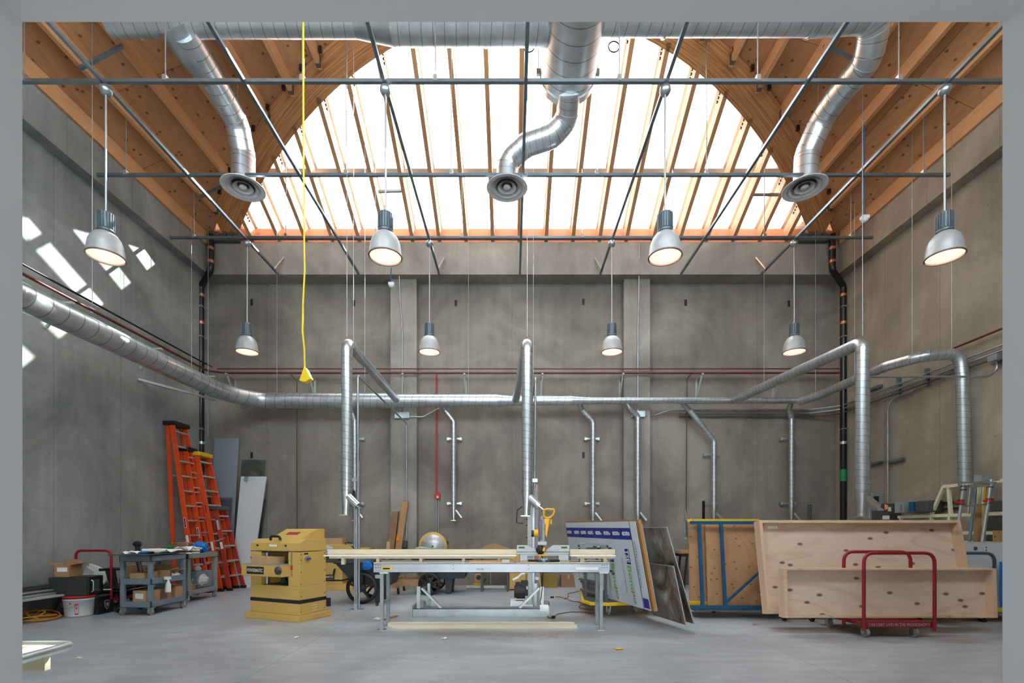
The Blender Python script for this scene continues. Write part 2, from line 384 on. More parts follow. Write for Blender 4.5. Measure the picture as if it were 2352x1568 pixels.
    def build(s, name, m, parent=None, local=False, bev=0):
        me = bpy.data.meshes.new(name)
        vs = s.v
        if parent is not None and not local:
            Mi = WM.get(parent.name, Matrix.Identity(4)).inverted()
            vs = [Mi @ p for p in vs]
        me.from_pydata([tuple(p) for p in vs], [], s.f)
        uvl = me.uv_layers.new(name='UVMap'); k = 0
        for u in s.uv:
            for q in u: uvl.data[k].uv = q; k += 1
        for p, q in zip(me.polygons, s.sm): p.use_smooth = q
        me.materials.append(m); me.validate()
        o = bpy.data.objects.new(name, me); COL.objects.link(o)
        if parent is not None:
            o.parent = parent; WM[o.name] = WM.get(parent.name, Matrix.Identity(4)) 
        if bev:
            b = o.modifiers.new('bevel', 'BEVEL'); b.width = bev; b.segments = 2; b.limit_method = 'ANGLE'; b.angle_limit = math.radians(40)
        return o
def tag(o, label=None, cat=None, group=None, kind=None):
    if label: o['label'] = label
    if cat: o['category'] = cat
    if group: o['group'] = group
    if kind: o['kind'] = kind
    return o
def thing(name, label, cat, loc=(0, 0, 0), rz=0, group=None):
    o = bpy.data.objects.new(name, None); COL.objects.link(o); o.empty_display_size = .1
    o.location = loc; o.rotation_euler = (0, 0, rz); WM[o.name] = Matrix.Translation(Vector(loc)) @ Matrix.Rotation(rz, 4, 'Z')
    return tag(o, label, cat, group)
def struct(name, mb, m, parent=None):
    o = mb.build(name, m, parent)
    if parent is None: o['kind'] = 'structure'
    return o
def solo(name, mb, m, label, cat, group=None, bev=0):
    return tag(mb.build(name, m, bev=bev), label, cat, group)
def copy_tree(o, parent=None):
    c = o.copy(); COL.objects.link(c); c.parent = parent
    for ch in list(o.children):
        copy_tree(ch, c)
    return c
def text(name, s, m, origin, xd, yd, height, parent, width=None, depth=0.0015, bold=0.0):
    """lettering lying in the plane xd, yd; origin = lower left corner"""
    cu = bpy.data.curves.new('t', 'FONT'); cu.body = s; cu.size = 1; cu.extrude = 0; cu.offset = bold; cu.resolution_u = 2
    ob = bpy.data.objects.new('t', cu); COL.objects.link(ob)
    dg = bpy.context.evaluated_depsgraph_get(); dg.update()
    me = bpy.data.meshes.new_from_object(ob.evaluated_get(dg))
    bpy.data.objects.remove(ob); bpy.data.curves.remove(cu)
    xs = [v.co.x for v in me.vertices]; ys = [v.co.y for v in me.vertices]
    x0, x1, y0, y1 = min(xs), max(xs), min(ys), max(ys)
    sy = height / (y1 - y0); sx = sy if width is None else width / (x1 - x0)
    xd = Vector(xd).normalized(); yd = Vector(yd).normalized(); nd = xd.cross(yd)
    mb = MB()
    vs = [Vector(origin) + xd * ((v.co.x - x0) * sx) + yd * ((v.co.y - y0) * sy) + nd * depth for v in me.vertices]
    mb._add(vs, [list(p.vertices) for p in me.polygons])
    bpy.data.meshes.remove(me)
    return mb.build(name, m, parent)
ORD = ['first', 'second', 'third', 'fourth', 'fifth', 'sixth', 'seventh', 'eighth', 'ninth', 'tenth', 'eleventh', 'twelfth', 'thirteenth', 'fourteenth', 'fifteenth', 'sixteenth', 'seventeenth', 'eighteenth', 'nineteenth', 'twentieth', 'twenty-first', 'twenty-second', 'twenty-third', 'twenty-fourth']

# ================================================================== THE SETTING
XL, XR, YB, YF = -6.75, 7.25, 10.84, 2.0        # room: left, right, back, inner face of front wall
XC = 0.24                                        # centre line of the vault
def vH(x): return CH + 8.047 - 0.0366 * (x - XC) ** 2       # underside of the sheathing
def aIn(u): return CH + 7.834 - 0.04027 * u * u
def aOut(u): return CH + 8.027 - 0.03663 * u * u
def planeY(z): return (11.43 - (z - CH)) / 0.493            # skylight plane: depth at a height
def planeZ(y): return CH + 11.43 - 0.493 * y
NRM = Vector((0, 0.493, 1)).normalized()

struct('floor', MB().box(-8.5, 8.5, -4.5, YB + .3, -.2, 0), FLOOR)
wb = struct('wall_back', MB().box(XL - .3, XR + .3, YB, YB + .3, 0, CH + 6.2), CONC_B)
for px, py in ((578, 694), (813, 696), (1047, 696), (1340, 693), (1575, 695), (1812, 697), (1340, 1045), (578, 1045)):
    p = P(px, py, YB); MB().box(p.x - .028, p.x + .028, YB - .004, YB + .02, p.z - .07, p.z + .07).build('tie_pocket', BLK, wb)
struct('wall_left', MB().box(XL - .3, XL, YF - .4, YB, 0, CH + 5.55), CONC_L)
struct('wall_right', MB().box(XR, XR + .3, YF - .4, YB, 0, CH + 5.55), CONC_R)
struct('trim_1', MB().box(XL - .3, XR + .3, 10.43, YB + .3, CH + 5.52, CH + 6.22), CONC_T)       # back beam
struct('trim_2', MB().box(XL - .3, XL + .2, YF - .4, 10.43, CH + 5.52, CH + 6.42), CONC_L)       # left beam
struct('trim_3', MB().box(XR - .22, XR + .3, YF - .4, 10.43, CH + 5.52, CH + 6.42), CONC_R)      # right beam
struct('trim_4', MB().box(PX(897, 10.61), PX(957, 10.61), 10.61, YB, 0, CH + 5.52), CONC_T)      # pilasters
struct('trim_5', MB().box(PX(1433, 10.61), PX(1493, 10.61), 10.61, YB, 0, CH + 5.52), CONC_T)
# front wall with the opening the camera looks through
OX0, OX1, OZ = PX(51.5, YF), PX(2302.5, YF), PZ(50.5, YF)
T0 = 1.80
struct('wall_front', MB().box(XL - .3, OX0, T0, YF, 0, OZ).box(OX1, XR + .3, T0, YF, 0, OZ).box(XL - .3, XR + .3, T0, YF, OZ, CH + 4.4)
       .box(XL - .3, -5.0, T0, YF, CH + 4.4, CH + 8.3).box(5.5, XR + .3, T0, YF, CH + 4.4, CH + 8.3).box(-5.0, 5.5, T0, YF, CH + 7.3, CH + 8.3), JAMB)  # the high gap is for the added daylight windows
clw = bpy.data.objects.new('window_30', None); COL.objects.link(clw); clw['kind'] = 'structure'      # added windows above the view, bring extra daylight into the room
MB().box(-5.0, 5.5, 1.89, 1.90, CH + 4.4, CH + 7.3).build('glass_pane', GLASS, clw)
cf = MB()
for k in range(8): cf.box(-5.0 + 1.4928 * k, -4.95 + 1.4928 * k, 1.86, 1.94, CH + 4.4, CH + 7.3)
cf.box(-5.0, 5.5, 1.86, 1.94, CH + 4.4, CH + 4.46).box(-5.0, 5.5, 1.86, 1.94, CH + 7.24, CH + 7.3).build('window_frame', ALU, clw)
# lobby the camera stands in
struct('wall_lobby_left', MB().box(-3.9, -3.7, -4.4, T0, 0, 3.9), JAMB)
struct('wall_lobby_right', MB().box(3.7, 3.9, -4.4, T0, 0, 3.9), JAMB)
struct('ceiling_lobby', MB().box(-3.9, 3.9, -4.4, T0, 3.9, 4.1), JAMB)
struct('wall_lobby_rear', MB().box(-3.9, -2.3, -4.5, -4.3, 0, 3.9).box(2.3, 3.9, -4.5, -4.3, 0, 3.9).box(-2.3, 2.3, -4.5, -4.3, 2.8, 3.9), JAMB)
# vaulted plywood ceiling up to the arch
def vault():
    mb = MB(); n = 48; xs = [XL - .25 + (XR + .25 - XL + .25) * i / n for i in range(n + 1)]
    vs = []
    for x in xs:
        z = vH(x); ye = min(planeY(z) + 0.25, YB)
        vs += [(x, T0, z), (x, ye, z), (x, T0, z + .12), (x, ye, z + .12)]
    fs = []
    for i in range(n):
        a = i * 4; b = a + 4
        fs += [(a, b, b + 1, a + 1), (a + 2, a + 3, b + 3, b + 2), (a, a + 2, b + 2, b), (a + 1, b + 1, b + 3, a + 3)]
    mb._add(vs, fs); mb._add([vs[0], vs[1], vs[3], vs[2]], [(0, 1, 2, 3)]); mb._add(vs[-4:], [(0, 2, 3, 1)])
    return mb
struct('ceiling', vault(), PLYC)
# corner infill roof beyond the arch feet
struct('trim_6', MB().box(XL - .3, -5.9, 9.6, YB + .3, CH + 6.75, CH + 6.9).box(6.35, XR + .3, 9.6, YB + .3, CH + 6.75, CH + 6.9)
       .box(XL - .3, -6.3, 10.5, YB + .2, CH + 6.22, CH + 6.8).box(6.75, XR + .3, 10.5, YB + .2, CH + 6.22, CH + 6.8), PLYC)

# joists
ci = 0
jx = [-6.57 + .578 * k for k in range(0, 7)] + [2.94 + .578 * k - .578 for k in range(0, 8)]
jx = [x for x in jx if abs(x - XC) > 2.3] 
joist_xs = sorted(jx)
for x in joist_xs:
    zt = vH(x) ; zb = zt - 0.20
    u = abs(x - XC); y1 = planeY(aOut(u)) - .02
    if u > 6.75: continue
    side = 'left' if x < 0 else 'right'
    same = [q for q in joist_xs if (q < 0) == (x < 0) and abs(q - XC) < 6.75]
    k = same.index(x) if x < 0 else len(same) - 1 - same.index(x)
    t = thing('ceiling_joist', f'{ORD[k]} wooden ceiling joist counted from the {side} wall', 'joist', (x, T0 + .3, zb), 0, f'wooden joists of the {side} ceiling')
    MB().box(x - .032, x + .032, T0 + .3, y1 + .1, zb, zt + .01).build('timber', JOIST, t)
    MB().box(x - .037, x + .037, y1 - .01, y1 + .06, zb - .008, zt - .05).build('joist_hanger', DKGR, t)
for sx, nm in ((XL + .2, 'left'), (XR - .22, 'right')):
    a = sx if sx < 0 else sx - .05
    solo('ledger_board', MB().box(a, a + .05, YF, 10.3, vH(sx) - .26, vH(a + .05 if sx < 0 else a) - (.02 if sx > 0 else .02)), JOIST, f'dark wooden board along the top of the {nm} concrete beam', 'board')
# glulam arch
arch = thing('glulam_arch', 'large curved laminated timber arch framing the skylight', 'arch', (XC, planeY(aIn(0)), aIn(0)))
def arch_mb(off0, off1, fi, fo, u0=-6.42, u1=6.42, n=64):
    mb = MB(); vs = []; fs = []
    for i in range(n + 1):
        u = u0 + (u1 - u0) * i / n
        for fn, of in ((fi, off0), (fo, off0), (fo, off1), (fi, off1)):
            z = fn(u); vs.append(Vector((XC + u, planeY(z), z)) + NRM * of)
    for i in range(n):
        for k in range(4):
            a = i * 4 + k; b = i * 4 + (k + 1) % 4; fs.append((a, b, b + 4, a + 4))
    fs += [(0, 1, 2, 3), tuple(n * 4 + k for k in (3, 2, 1, 0))]
    return mb._add(vs, fs)
am, nt_, b_ = newmat('glulam_laminations')          # laminations follow the curve: distance across the arch
tc_ = node(nt_, 'ShaderNodeUVMap'); tc_.uv_map = 'UVMap'; sp_ = node(nt_, 'ShaderNodeSeparateXYZ'); nt_.links.new(tc_.outputs[0], sp_.inputs[0])
cm_ = node(nt_, 'ShaderNodeCombineXYZ'); nt_.links.new(mth(nt_, 'MULTIPLY', sp_.outputs[0], 0.5), cm_.inputs[0]); nt_.links.new(mth(nt_, 'MULTIPLY', sp_.outputs[1], 10.0), cm_.inputs[1])
f_ = noise(nt_, cm_.outputs[0], 2.2, 4, .6, .2)
c_ = ramp(nt_, f_, [(0.34, lin((150, 92, 52))), (0.66, lin((206, 146, 92)))])
ln_ = mth(nt_, 'LESS_THAN', mth(nt_, 'PINGPONG', mth(nt_, 'MULTIPLY', sp_.outputs[1], 10.0), 0.5), 0.03)
c_ = mixc(nt_, mth(nt_, 'MULTIPLY', ln_, .45), c_, lin((128, 76, 42)))
nt_.links.new(c_, b_.inputs['Base Color']); b_.inputs['Roughness'].default_value = .5
mb = arch_mb(0.0, 0.48, aIn, aOut)
for fi_, f in enumerate(mb.f):
    u = []
    for v in f:
        i, k = divmod(v, 4); u.append((i * .2, (0, 1, 1, 0)[k] + (0.0, 0.0, 0.0, 0.0)[k]))
    mb.uv[fi_] = u
mb.build('arch_timber', am, arch)
# fine-tune: lamination strips by true across coordinate
for s_ in (-1, 1):
    u = 6.30 * s_; z = aIn(u) + .02; x = XC + u
    MB().box(x - .42, x + .22, 10.30, 10.42, CH + 6.18, CH + 6.33).build('steel_shoe', DKGR, arch)
    for k in range(4):
        MB().cyl((x - .35 + .15 * k, 10.27, CH + 6.31), (x - .35 + .15 * k, 10.30, CH + 6.31), .045, 8).build('bolt', DKGR, arch)
# brackets along the arch
for i in range(11):
    for s_ in (-1, 1):
        u = (2.1 + .39 * i) * s_; z = aOut(u) - .02; c = Vector((XC + u, planeY(z) - .1, z - .02))
        MB().cbox(c, (.05, .04, .09)).build('joist_bracket', BLKP, arch)
# skylight rafters
RX = [0.16 + .578 * k for k in range(-11, 11)]
RX = [x for x in RX if abs(x - XC) < 6.15]
for i, x in enumerate(RX):
    u = x - XC; z0 = aIn(u) + .02; y0 = planeY(z0) - .05; y1 = 10.515
    t = thing('skylight_rafter', f'{ORD[i]} sloping wooden rafter under the skylight counted from the left', 'rafter', (x, y1, planeZ(y1)), 0, 'rafters under the skylight glass')
    a = Vector((x, y0, planeZ(y0))) + NRM * .13; b = Vector((x, y1, planeZ(y1))) + NRM * .13
    MB().beam(a, b, .075, .26, NRM).build('timber', RAFT, t)
    for q in (0, 1, 2):
        c = a.lerp(b, 0.02) + Vector((0.05 if u < 0 else -.05, 0.10 + .05 * q, -.03 * q + .03))
        MB().cbox(c, (.02, .03, .03)).build('bolt', BLKP, t)
# skylight windows (one light per bay, frames of aluminium)
for i in range(len(RX) + 1):
    xa = RX[i - 1] if i else RX[0] - .5; xb = RX[i] if i < len(RX) else RX[-1] + .5
    w = None
    n = 4; low = []; top = []
    for k in range(n + 1):
        x = xa + (xb - xa) * k / n; z = aOut(min(abs(x - XC), 6.6)); y = min(planeY(z), 10.4)
        top.append(Vector((x, y, planeZ(y))) + NRM * .42); low.append(Vector((x, 10.78, planeZ(10.78))) + NRM * .42)
    g = MB(); vs = []
    for k in range(n + 1): vs += [low[k], top[k], low[k] + NRM * .008, top[k] + NRM * .008]
    fs = []
    for k in range(n):
        a = 4 * k; b = a + 4; fs += [(a, a + 1, b + 1, b), (a + 2, b + 2, b + 3, a + 3)]
    g._add(vs, fs)
    w = bpy.data.objects.new(f'window_{i + 1}', None); COL.objects.link(w); w['kind'] = 'structure'; w.location = low[0]; WM[w.name] = Matrix.Translation(low[0])
    g.build('glass_pane', GLASS, w)
    f = MB()
    f.beam(low[0], low[n], .09, .12, NRM)
    ym = 9.42
    if top[0].y < ym + .1 or top[n].y < ym + .1:
        o = NRM * .38; xa2, xb2 = xa, xb
        f.beam(Vector((xa2, ym, planeZ(ym))) + o, Vector((xb2, ym, planeZ(ym))) + o, .12, .07, NRM)
    f.beam(low[0] - NRM * .03, top[0] - NRM * .03, .10, .05, NRM)
    f.build('window_frame', ALU, w)
    MB().box(xa, xb, 10.61, 10.66, CH + 6.56, CH + 6.68).build('window_sill', ALU, w)
# header beam at the foot of the skylight
solo('header_beam', MB().box(-5.95, 6.45, 10.52, 10.60, CH + 6.22, CH + 6.56), HEAD, 'orange fir header board below the skylight', 'beam')
solo('roof_curb', MB().box(-6.2, 6.7, 10.67, 10.75, CH + 6.22, CH + 6.66), HEAD, 'thin fir curb behind the header board at the skylight foot', 'curb')
solo('sill_pipe', MB().tube([(-6.3, 10.42, CH + 6.27), (6.9, 10.42, CH + 6.27)], .018, 8), REDPIPE, 'thin dark red pipe along the top of the back concrete beam', 'pipe')

# ================================================================== STRUT GRID AND LAMPS
HS = CH + 5.55
SX = [-5.04, -3.30, -1.57, .17, 1.90, 3.64, 5.37]
ROWS = [6.0, 7.58, 9.2]
for j, y in enumerate(ROWS):
    t = thing('strut_channel', ('nearest', 'middle', 'farthest')[j] + ' of the long grey struts running side to side under the skylight', 'strut', (0, y, HS), 0, 'crosswise struts')
    MB().box(-6.5, 6.86, y - .021, y + .021, HS, HS + .041).build('channel', STRUT, t)
    for X in (-6.05, -4.3, -2.6, -.95, 1.33, 3.05, 4.8, 6.45):
        MB().cbox((X, y, HS + .05), (.05, .06, .07)).build('strut_clip', GALP, t)
for i, x in enumerate(SX):
    t = thing('strut_channel', f'{ORD[i]} of the seven grey struts from the left that run toward the back wall', 'strut', (x, 10.4, HS), 0, 'lengthwise struts')
    MB().box(x - .021, x + .021, T0 + .6, 10.42, HS - .043, HS - .002).build('channel', STRUT, t)
    if i in (0, 2, 4, 6):
        sx = .12 if x < XC else -.12
        MB().beam((x, 10.22, HS - .03), (x + sx, 10.40, HS + .32), .04, .02).build('brace', GALP, t)
n = 0
for j, y in enumerate(ROWS):
    for k, X in enumerate((-6.05, -4.3, -2.6, -.95, 1.33, 3.05, 4.8, 6.45)):
        zt = vH(X) if planeZ(y) > vH(X) else planeZ(y) + .1
        solo('hanger_rod', MB().cyl((X, y, HS + .08), (X, y, zt), .007, 6), GAL, f'{ORD[k]} thin steel rod from the left above the ' + ('nearest', 'middle', 'farthest')[j] + ' crosswise strut', 'rod', 'rods holding the strut grid')
def lamp(x, y, label, group):
    t = thing('pendant_lamp', label, 'lamp', (x, y, HS - .05), 0, group)
    zr = CH + 3.40                        # rim
    MB().lathe([(.02, .0), (.065, -.01), (.07, -.05), (.05, -.09), (.015, -.10)], (0, 0, 0), 18).build('canopy', GAL, t, True)
    MB().cyl((0, 0, -.09), (0, 0, zr + .53 - HS + .05), .012, 10).build('stem', GAL, t, True)
    z0 = zr - (HS - .05)
    h = MB().lathe([(.02, .53), (.078, .53), (.082, .52), (.082, .33), (.09, .32), (.09, .295), (.07, .285)], (0, 0, z0), 24)
    for k in range(20):
        a = 2 * PI * k / 20; h.cbox((.087 * math.cos(a), .087 * math.sin(a), z0 + .425), (.016, .007, .19), a)
    h.build('ballast_housing', plain('lamp_housing', (112, 124, 132), .4, .5), t, True)
    prof = [(.066, .29), (.085, .285), (.12, .262), (.155, .215), (.178, .155), (.19, .09), (.196, .03), (.205, .0), (.205, -.008), (.198, -.008)]
    inn = [(.198, -.008), (.189, .03), (.183, .09), (.171, .15), (.148, .208), (.114, .253), (.08, .272)]
    MB().lathe(prof, (0, 0, z0), 36, caps=False).build('lamp_shade', plain('spun_aluminium', (184, 187, 188), .42, .25), t, True)
    MB().lathe(inn, (0, 0, z0), 36, caps=False).build('reflector', MATS.get('reflector_pink') or refl(), t, True)
    MB().lathe([(.0, .12), (.06, .125), (.075, .15), (.07, .21), (.05, .27), (.0, .275)], (0, 0, z0), 20, caps=False).build('bulb', MATS.get('lamp_glow') or emis('lamp_glow', (255, 236, 224), 1.5), t, True)
    MB().lathe([(.192, -.014), (.205, -.014), (.208, -.008), (.205, .002), (.19, .0)], (0, 0, z0), 36, caps=False).build('rim', plain('lamp_rim', (150, 120, 110), .4, .4), t, True)
    L = bpy.data.lights.new('lamp_light', 'POINT'); L.energy = 1.2; L.color = (1, .88, .78); L.shadow_soft_size = .05
    lo = bpy.data.objects.new('lamp_light', L); COL.objects.link(lo); lo.parent = t; lo.location = (0, 0, z0 + .06)
    return t
def refl():
    m = plain('reflector_pink', (232, 212, 202), .5, 0, .03); return m
words = ['leftmost', 'second', 'third', 'rightmost']
for i, x in enumerate((SX[0], SX[2], SX[4], SX[6])):
    lamp(x, 6.0, f'large grey bell lamp, {words[i]} from the left in the near upper row' if i in (1, 2) else f'large grey bell lamp, {words[i]} of the near upper row', 'bell lamps of the near row')
    lamp(x, 9.2, f'small looking grey bell lamp, {words[i]} from the left in the far lower row' if i in (1, 2) else f'small looking grey bell lamp, {words[i]} of the far lower row', 'bell lamps of the far row')
# short strut pieces screwed under the joists
for (a, b, d, lb) in (((183, 157), (283, 105), 6.6, 'above the leftmost near lamp'), ((1892, 103), (1955, 133), 7.2, 'beside the upper right duct'), ((460, 452), (512, 426), 9.25, 'left of the left round diffuser'),
                      ((869, 440), (925, 438), 9.62, 'over the second near lamp'), ((1729, 447), (1790, 447), 9.66, 'left of the right round diffuser')):
    p, q = P(*a, d), P(*b, d)
    solo('strut_piece', MB().beam(p, q, .041, .041), STRUT, 'short grey strut piece between joists ' + lb, 'strut')
# yellow drop cord
def cordpts(lst, d): return [P(x, y, d) for x, y in lst]
yc = thing('hanging_power_outlet', 'yellow power cord hanging from above with a yellow outlet box', 'cord', P(697, 850, 5.5))
MB().tube(fillet(cordpts([(697, -60), (697, 300), (699, 560), (700, 620), (696, 700), (695, 760), (699, 800), (700, 848)], 5.5), .05, 4), .011, 8).build('cord', CORD_Y, yc)
p = P(703, 864, 5.5)
MB().prism([p + V(-.012, -.04, .09), p + V(.012, -.04, .09), p + V(.072, -.04, -.035), p + V(.0, -.04, -.075), p + V(-.065, -.04, -.06)], (0, .08, 0)).build('outlet_box', CORD_Y, yc, bev=.008)
# sensors
for px, py, d, top, lb in ((899, 655, 9.2, 615, 'small white sensor box hanging in front of the left pilaster'), (1986, 503, 7.6, 290, 'small white sensor box hanging beside the right round diffuser')):
    p = P(px, py, d); t = thing('sensor', lb, 'sensor', p)
    MB().cbox(p + V(0, 0, .02), (.11, .08, .06)).build('box', WHITE, t, bev=.008)
    MB().lathe([(.0, -.05), (.035, -.045), (.05, -.02), (.05, -.005)], p, 16).build('lens', WHITE, t)
    MB().tube(fillet([P(px, top, d), P(px - 2, (top + py) / 2, d), p + V(0, 0, .05)], .05), .010, 6).build('cable', BLUE, t)

# ================================================================== SUPPLY DUCTS (upper)
def ring(mb, c, ax, r, w=.02, t=.006): 
    c = Vector(c); ax = Vector(ax).normalized(); mb.tube([c - ax * w / 2, c + ax * w / 2], r + t, 24); return mb
HD = CH + 6.63
t = thing('supply_duct', 'very large round galvanised duct at the top centre of the skylight', 'duct', (.81, 7.3, HD))
MB().tube([(.81, 2.6, HD), (.81, 5.0, HD), (.81, 7.05, HD)], .40, 40).build('duct_body', GALVB, t)
ring(MB(), (.81, 7.05, HD), (0, 1, 0), .405, .10, .008).build('end_band', GALP, t)
for s in (-1, 1):
    MB().cyl((.81 + s * .43, 7.0, HD), (.81 + s * .43, 7.0, planeZ(7.0)), .006, 6).build('hanger_rod', GAL, t)
    MB().cbox((.81 + s * .43, 7.0, HD), (.05, .04, .08)).build('hanger_clip', GAL, t)
    MB().tube([Vector((.81 + s * .58, 6.6, HD - .03)) + Vector((.075 * math.cos(a * .5), 0, .075 * math.sin(a * .5))) for a in range(13)], .008, 6).build('cable_loop', BLKP, t)
t = thing('supply_duct', 'long round galvanised duct crossing the top of the view from side to side', 'duct', (0, 6.3, CH + 6.63))
H0 = CH + 6.63
MB().tube([(-5.25, 6.3, H0), (-5.2, 6.3, H0), (-2.05, 6.3, H0)], .17, 28).build('duct_body', GALV, t)
MB().tube([(-2.05, 6.3, H0), (-1.55, 6.3, H0)], [.17, .25], 28).build('reducer', GAL, t)
MB().tube([(-1.55, 6.3, H0), (.62, 6.3, H0)], .25, 28).build('duct_body', GALV, t)
MB().tube([(1.1, 6.3, H0 + .02), (3.9, 6.3, H0 + .02)], .17, 28).build('duct_body', GALV, t)
for x, r in ((-5.15, .17), (-4.9, .17), (-1.55, .25), (-.35, .25), (2.0, .17), (3.9, .17)): ring(MB(), (x, 6.3, H0), (1, 0, 0), r, .03).build('joint_band', GALP, t)
def branch(x, lb, tap):
    t = thing('branch_duct', lb, 'duct', (x, 7.7, CH + 5.5)); H = CH + 6.4
    pts = fillet([V(x, 6.3 + tap, H + .1), V(x, 7.15, H), V(x, 7.52, H - .05), V(x, 7.70, H - .42), V(x, 7.7, CH + 5.55)], .25, 5)
    MB().tube(pts, .175, 28).build('duct_body', GALV, t)
    for i in range(2, len(pts), 3): 
        ax = (pts[min(i + 1, len(pts) - 1)] - pts[i - 1]); ring(MB(), pts[i], ax, .175, .015).build('joint_band', GALP, t)
    diffuser(t, V(x, 7.7, CH + 5.46))
    return t
def diffuser(t, c):
    MB().lathe([(.175, .10), (.19, .05), (.31, .0), (.325, -.01), (.32, -.018), (.30, -.012), (.19, .02), (.17, .06)], c, 40, caps=False).build('diffuser_flange', DIFFW, t)
    for r0, r1, z in ((.235, .165, -.01), (.15, .09, -.008)):
        MB().lathe([(r0, z), (r0 - .005, z + .006), (r1, z + .045), (r1 - .005, z + .04), (r0 - .01, z - .004)], c, 40, caps=False).build('diffuser_ring', DIFFW, t)
    MB().lathe([(.0, -.02), (.045, -.012), (.06, .0), (.05, .02), (.0, .03)], c, 24, caps=False).build('diffuser_cone', DIFFW, t)
    MB().lathe([(.0, .07), (.172, .07)], c, 24, caps=False).build('damper', DKGR, t)
b1 = branch(-4.28, 'galvanised branch duct ending in the left round white diffuser', 0)
MB().tube([(-4.40, 6.3, H0 - .02), (-4.34, 6.55, H0 - .14), (-4.29, 6.85, CH + 6.43)], [.25, .22, .18], 28).build('tee_cone', GAL, b1)
b2 = thing('branch_duct', 'galvanised branch duct ending in the right round white diffuser', 'duct', (4.68, 7.7, CH + 5.5)); H = CH + 6.42
pts = fillet([V(3.9, 6.3, H0 + .02), V(4.72, 6.25, H0 + .02), V(4.86, 6.6, H), V(4.82, 7.15, H), V(4.80, 7.48, H - .05), V(4.68, 7.68, H - .45), V(4.68, 7.7, CH + 5.55)], .3, 6)
MB().tube(pts, .18, 28).build('duct_body', GALV, b2); diffuser(b2, V(4.66, 7.7, CH + 5.46))
for i in range(3, len(pts), 3): ring(MB(), pts[i], pts[min(i + 1, len(pts) - 1)] - pts[i - 1], .18, .015).build('joint_band', GALP, b2)
b3 = thing('branch_duct', 'curved galvanised branch duct ending in the middle round white diffuser', 'duct', (-.08, 7.7, CH + 5.5))
pts = fillet([V(.82, 6.98, CH + 6.33), V(.84, 7.3, CH + 6.2), V(.62, 7.42, CH + 6.05), V(.22, 7.55, CH + 6.02), V(-.08, 7.68, CH + 5.85), V(-.08, 7.7, CH + 5.55)], .3, 6)
MB().tube(pts, .165, 28).build('duct_body', GALVS, b3); diffuser(b3, V(-.08, 7.7, CH + 5.46))
for i in range(2, len(pts), 3): ring(MB(), pts[i], pts[min(i + 1, len(pts) - 1)] - pts[i - 1], .165, .02).build('joint_band', GALP, b3)

# ================================================================== DUST COLLECTION DUCTS (lower)
HM = CH + 2.78
mx = thing('main_duct', 'main round galvanised duct along the left wall and the back wall', 'duct', (0, 10.35, HM))
XD = -5.84
pl = fillet([V(XD, T0 + .5, HM), V(XD, 9.75, HM), V(-5.35, 10.35, HM), V(-4.9, 10.35, HM)], .9, 9)
MB().tube(pl, .166, 30).build('duct_body', GALVB, mx)
MB().tube([V(-4.9, 10.35, HM), V(PX(905, 10.35), 10.35, HM)], .163, 28).build('duct_body', GALV, mx)
MB().tube([V(PX(905, 10.35), 10.35, HM), V(PX(1140, 10.35), 10.35, HM)], .14, 28).build('duct_body', GALV, mx)
MB().tube([V(PX(1140, 10.35), 10.35, HM), V(PX(1180, 10.35), 10.35, HM), V(PX(1310, 10.35), 10.35, HM)], [.14, .105, .105], 24).build('duct_body', GALV, mx)
MB().tube([V(PX(1310, 10.35), 10.35, HM), V(PX(1352, 10.35), 10.35, HM), V(PX(1850, 10.35), 10.35, HM)], [.105, .072, .062], 20).build('duct_body', GALVS, mx)
for px, r in ((560, .166), (582, .166), (620, .163), (760, .163), (905, .163), (996, .14), (1140, .14), (1310, .105), (1352, .075), (1440, .07), (1690, .065)):
    ring(MB(), V(PX(px, 10.35), 10.35, HM), (1, 0, 0), r, .04, .005).build('joint_band', GALP, mx)
def gate(t, p, r, dirv, mirror=1):
    """tapered end with blast gate plate"""
    dirv = Vector(dirv).normalized()
def drop(px, d, ytop, ybot, r, x_start, label, dm=10.35, back=None):
    X = PX(px, d); t = thing('drop_duct', label, 'duct', (X, d, PZ(ybot, d)), 0, 'tall free-standing drop ducts')
    zb = PZ(ybot, d)
    pts = fillet([V(x_start, dm - .1, HM), V(x_start + (X - x_start) * .1, dm - .35, HM), V(X, d, HM), V(X, d, zb + .36)], .14, 7)
    MB().tube(pts, r, 22).build('duct_body', GALVS, t)
    MB().tube([V(X, d, zb + .36), V(X - .01, d, zb + .06)], [r, r * .68], 20).build('taper', GALP, t)
    MB().cyl((X - .01, d, zb + .06), (X - .01, d, zb), r * .7, 20).build('collar', GALP, t)
    MB().cbox((X - .03, d, zb - .004), (.13, .12, .012)).build('blast_gate', GALP, t)
    a = V(X + r * .35, d - .02, zb + .27); b = a + V(.15, -.03, -.14)
    MB().cyl(a, b, r * .72, 18).build('side_branch', GALP, t)
    MB().cbox(b, (.13, .12, .012), 0, 0, math.radians(-38) * -1).build('blast_gate', GALP, t)
    ring(MB(), V(X, d, zb + .36), (0, 0, 1), r, .02, .003).build('joint_band', GAL, t)
    ring(MB(), V(X, d, HM - .14), (0, 0, 1), r, .05, .004).build('joint_band', GALP, t)
    MB().cbox((X + r + .02, d, zb + .52), (.10, .03, .05)).build('clamp', GALP, t)
    MB().cyl((X + .0, d, HM + r), (X + .0, d, vH(X) if planeZ(d) > vH(X) else planeZ(d)), .005, 6).build('hanger_rod', GAL, t)
    return t
drop(797, 7.13, 780, 1182, .078, -2.45, 'tall galvanised drop duct left of the centre, behind the yellow planer')
drop(1211, 7.13, 780, 1184, .080, .08, 'tall galvanised drop duct in the centre above the miter saw')
drop(1981, 7.13, 790, 1186, .088, 4.75, 'tall galvanised drop duct on the right behind the plywood boxes')
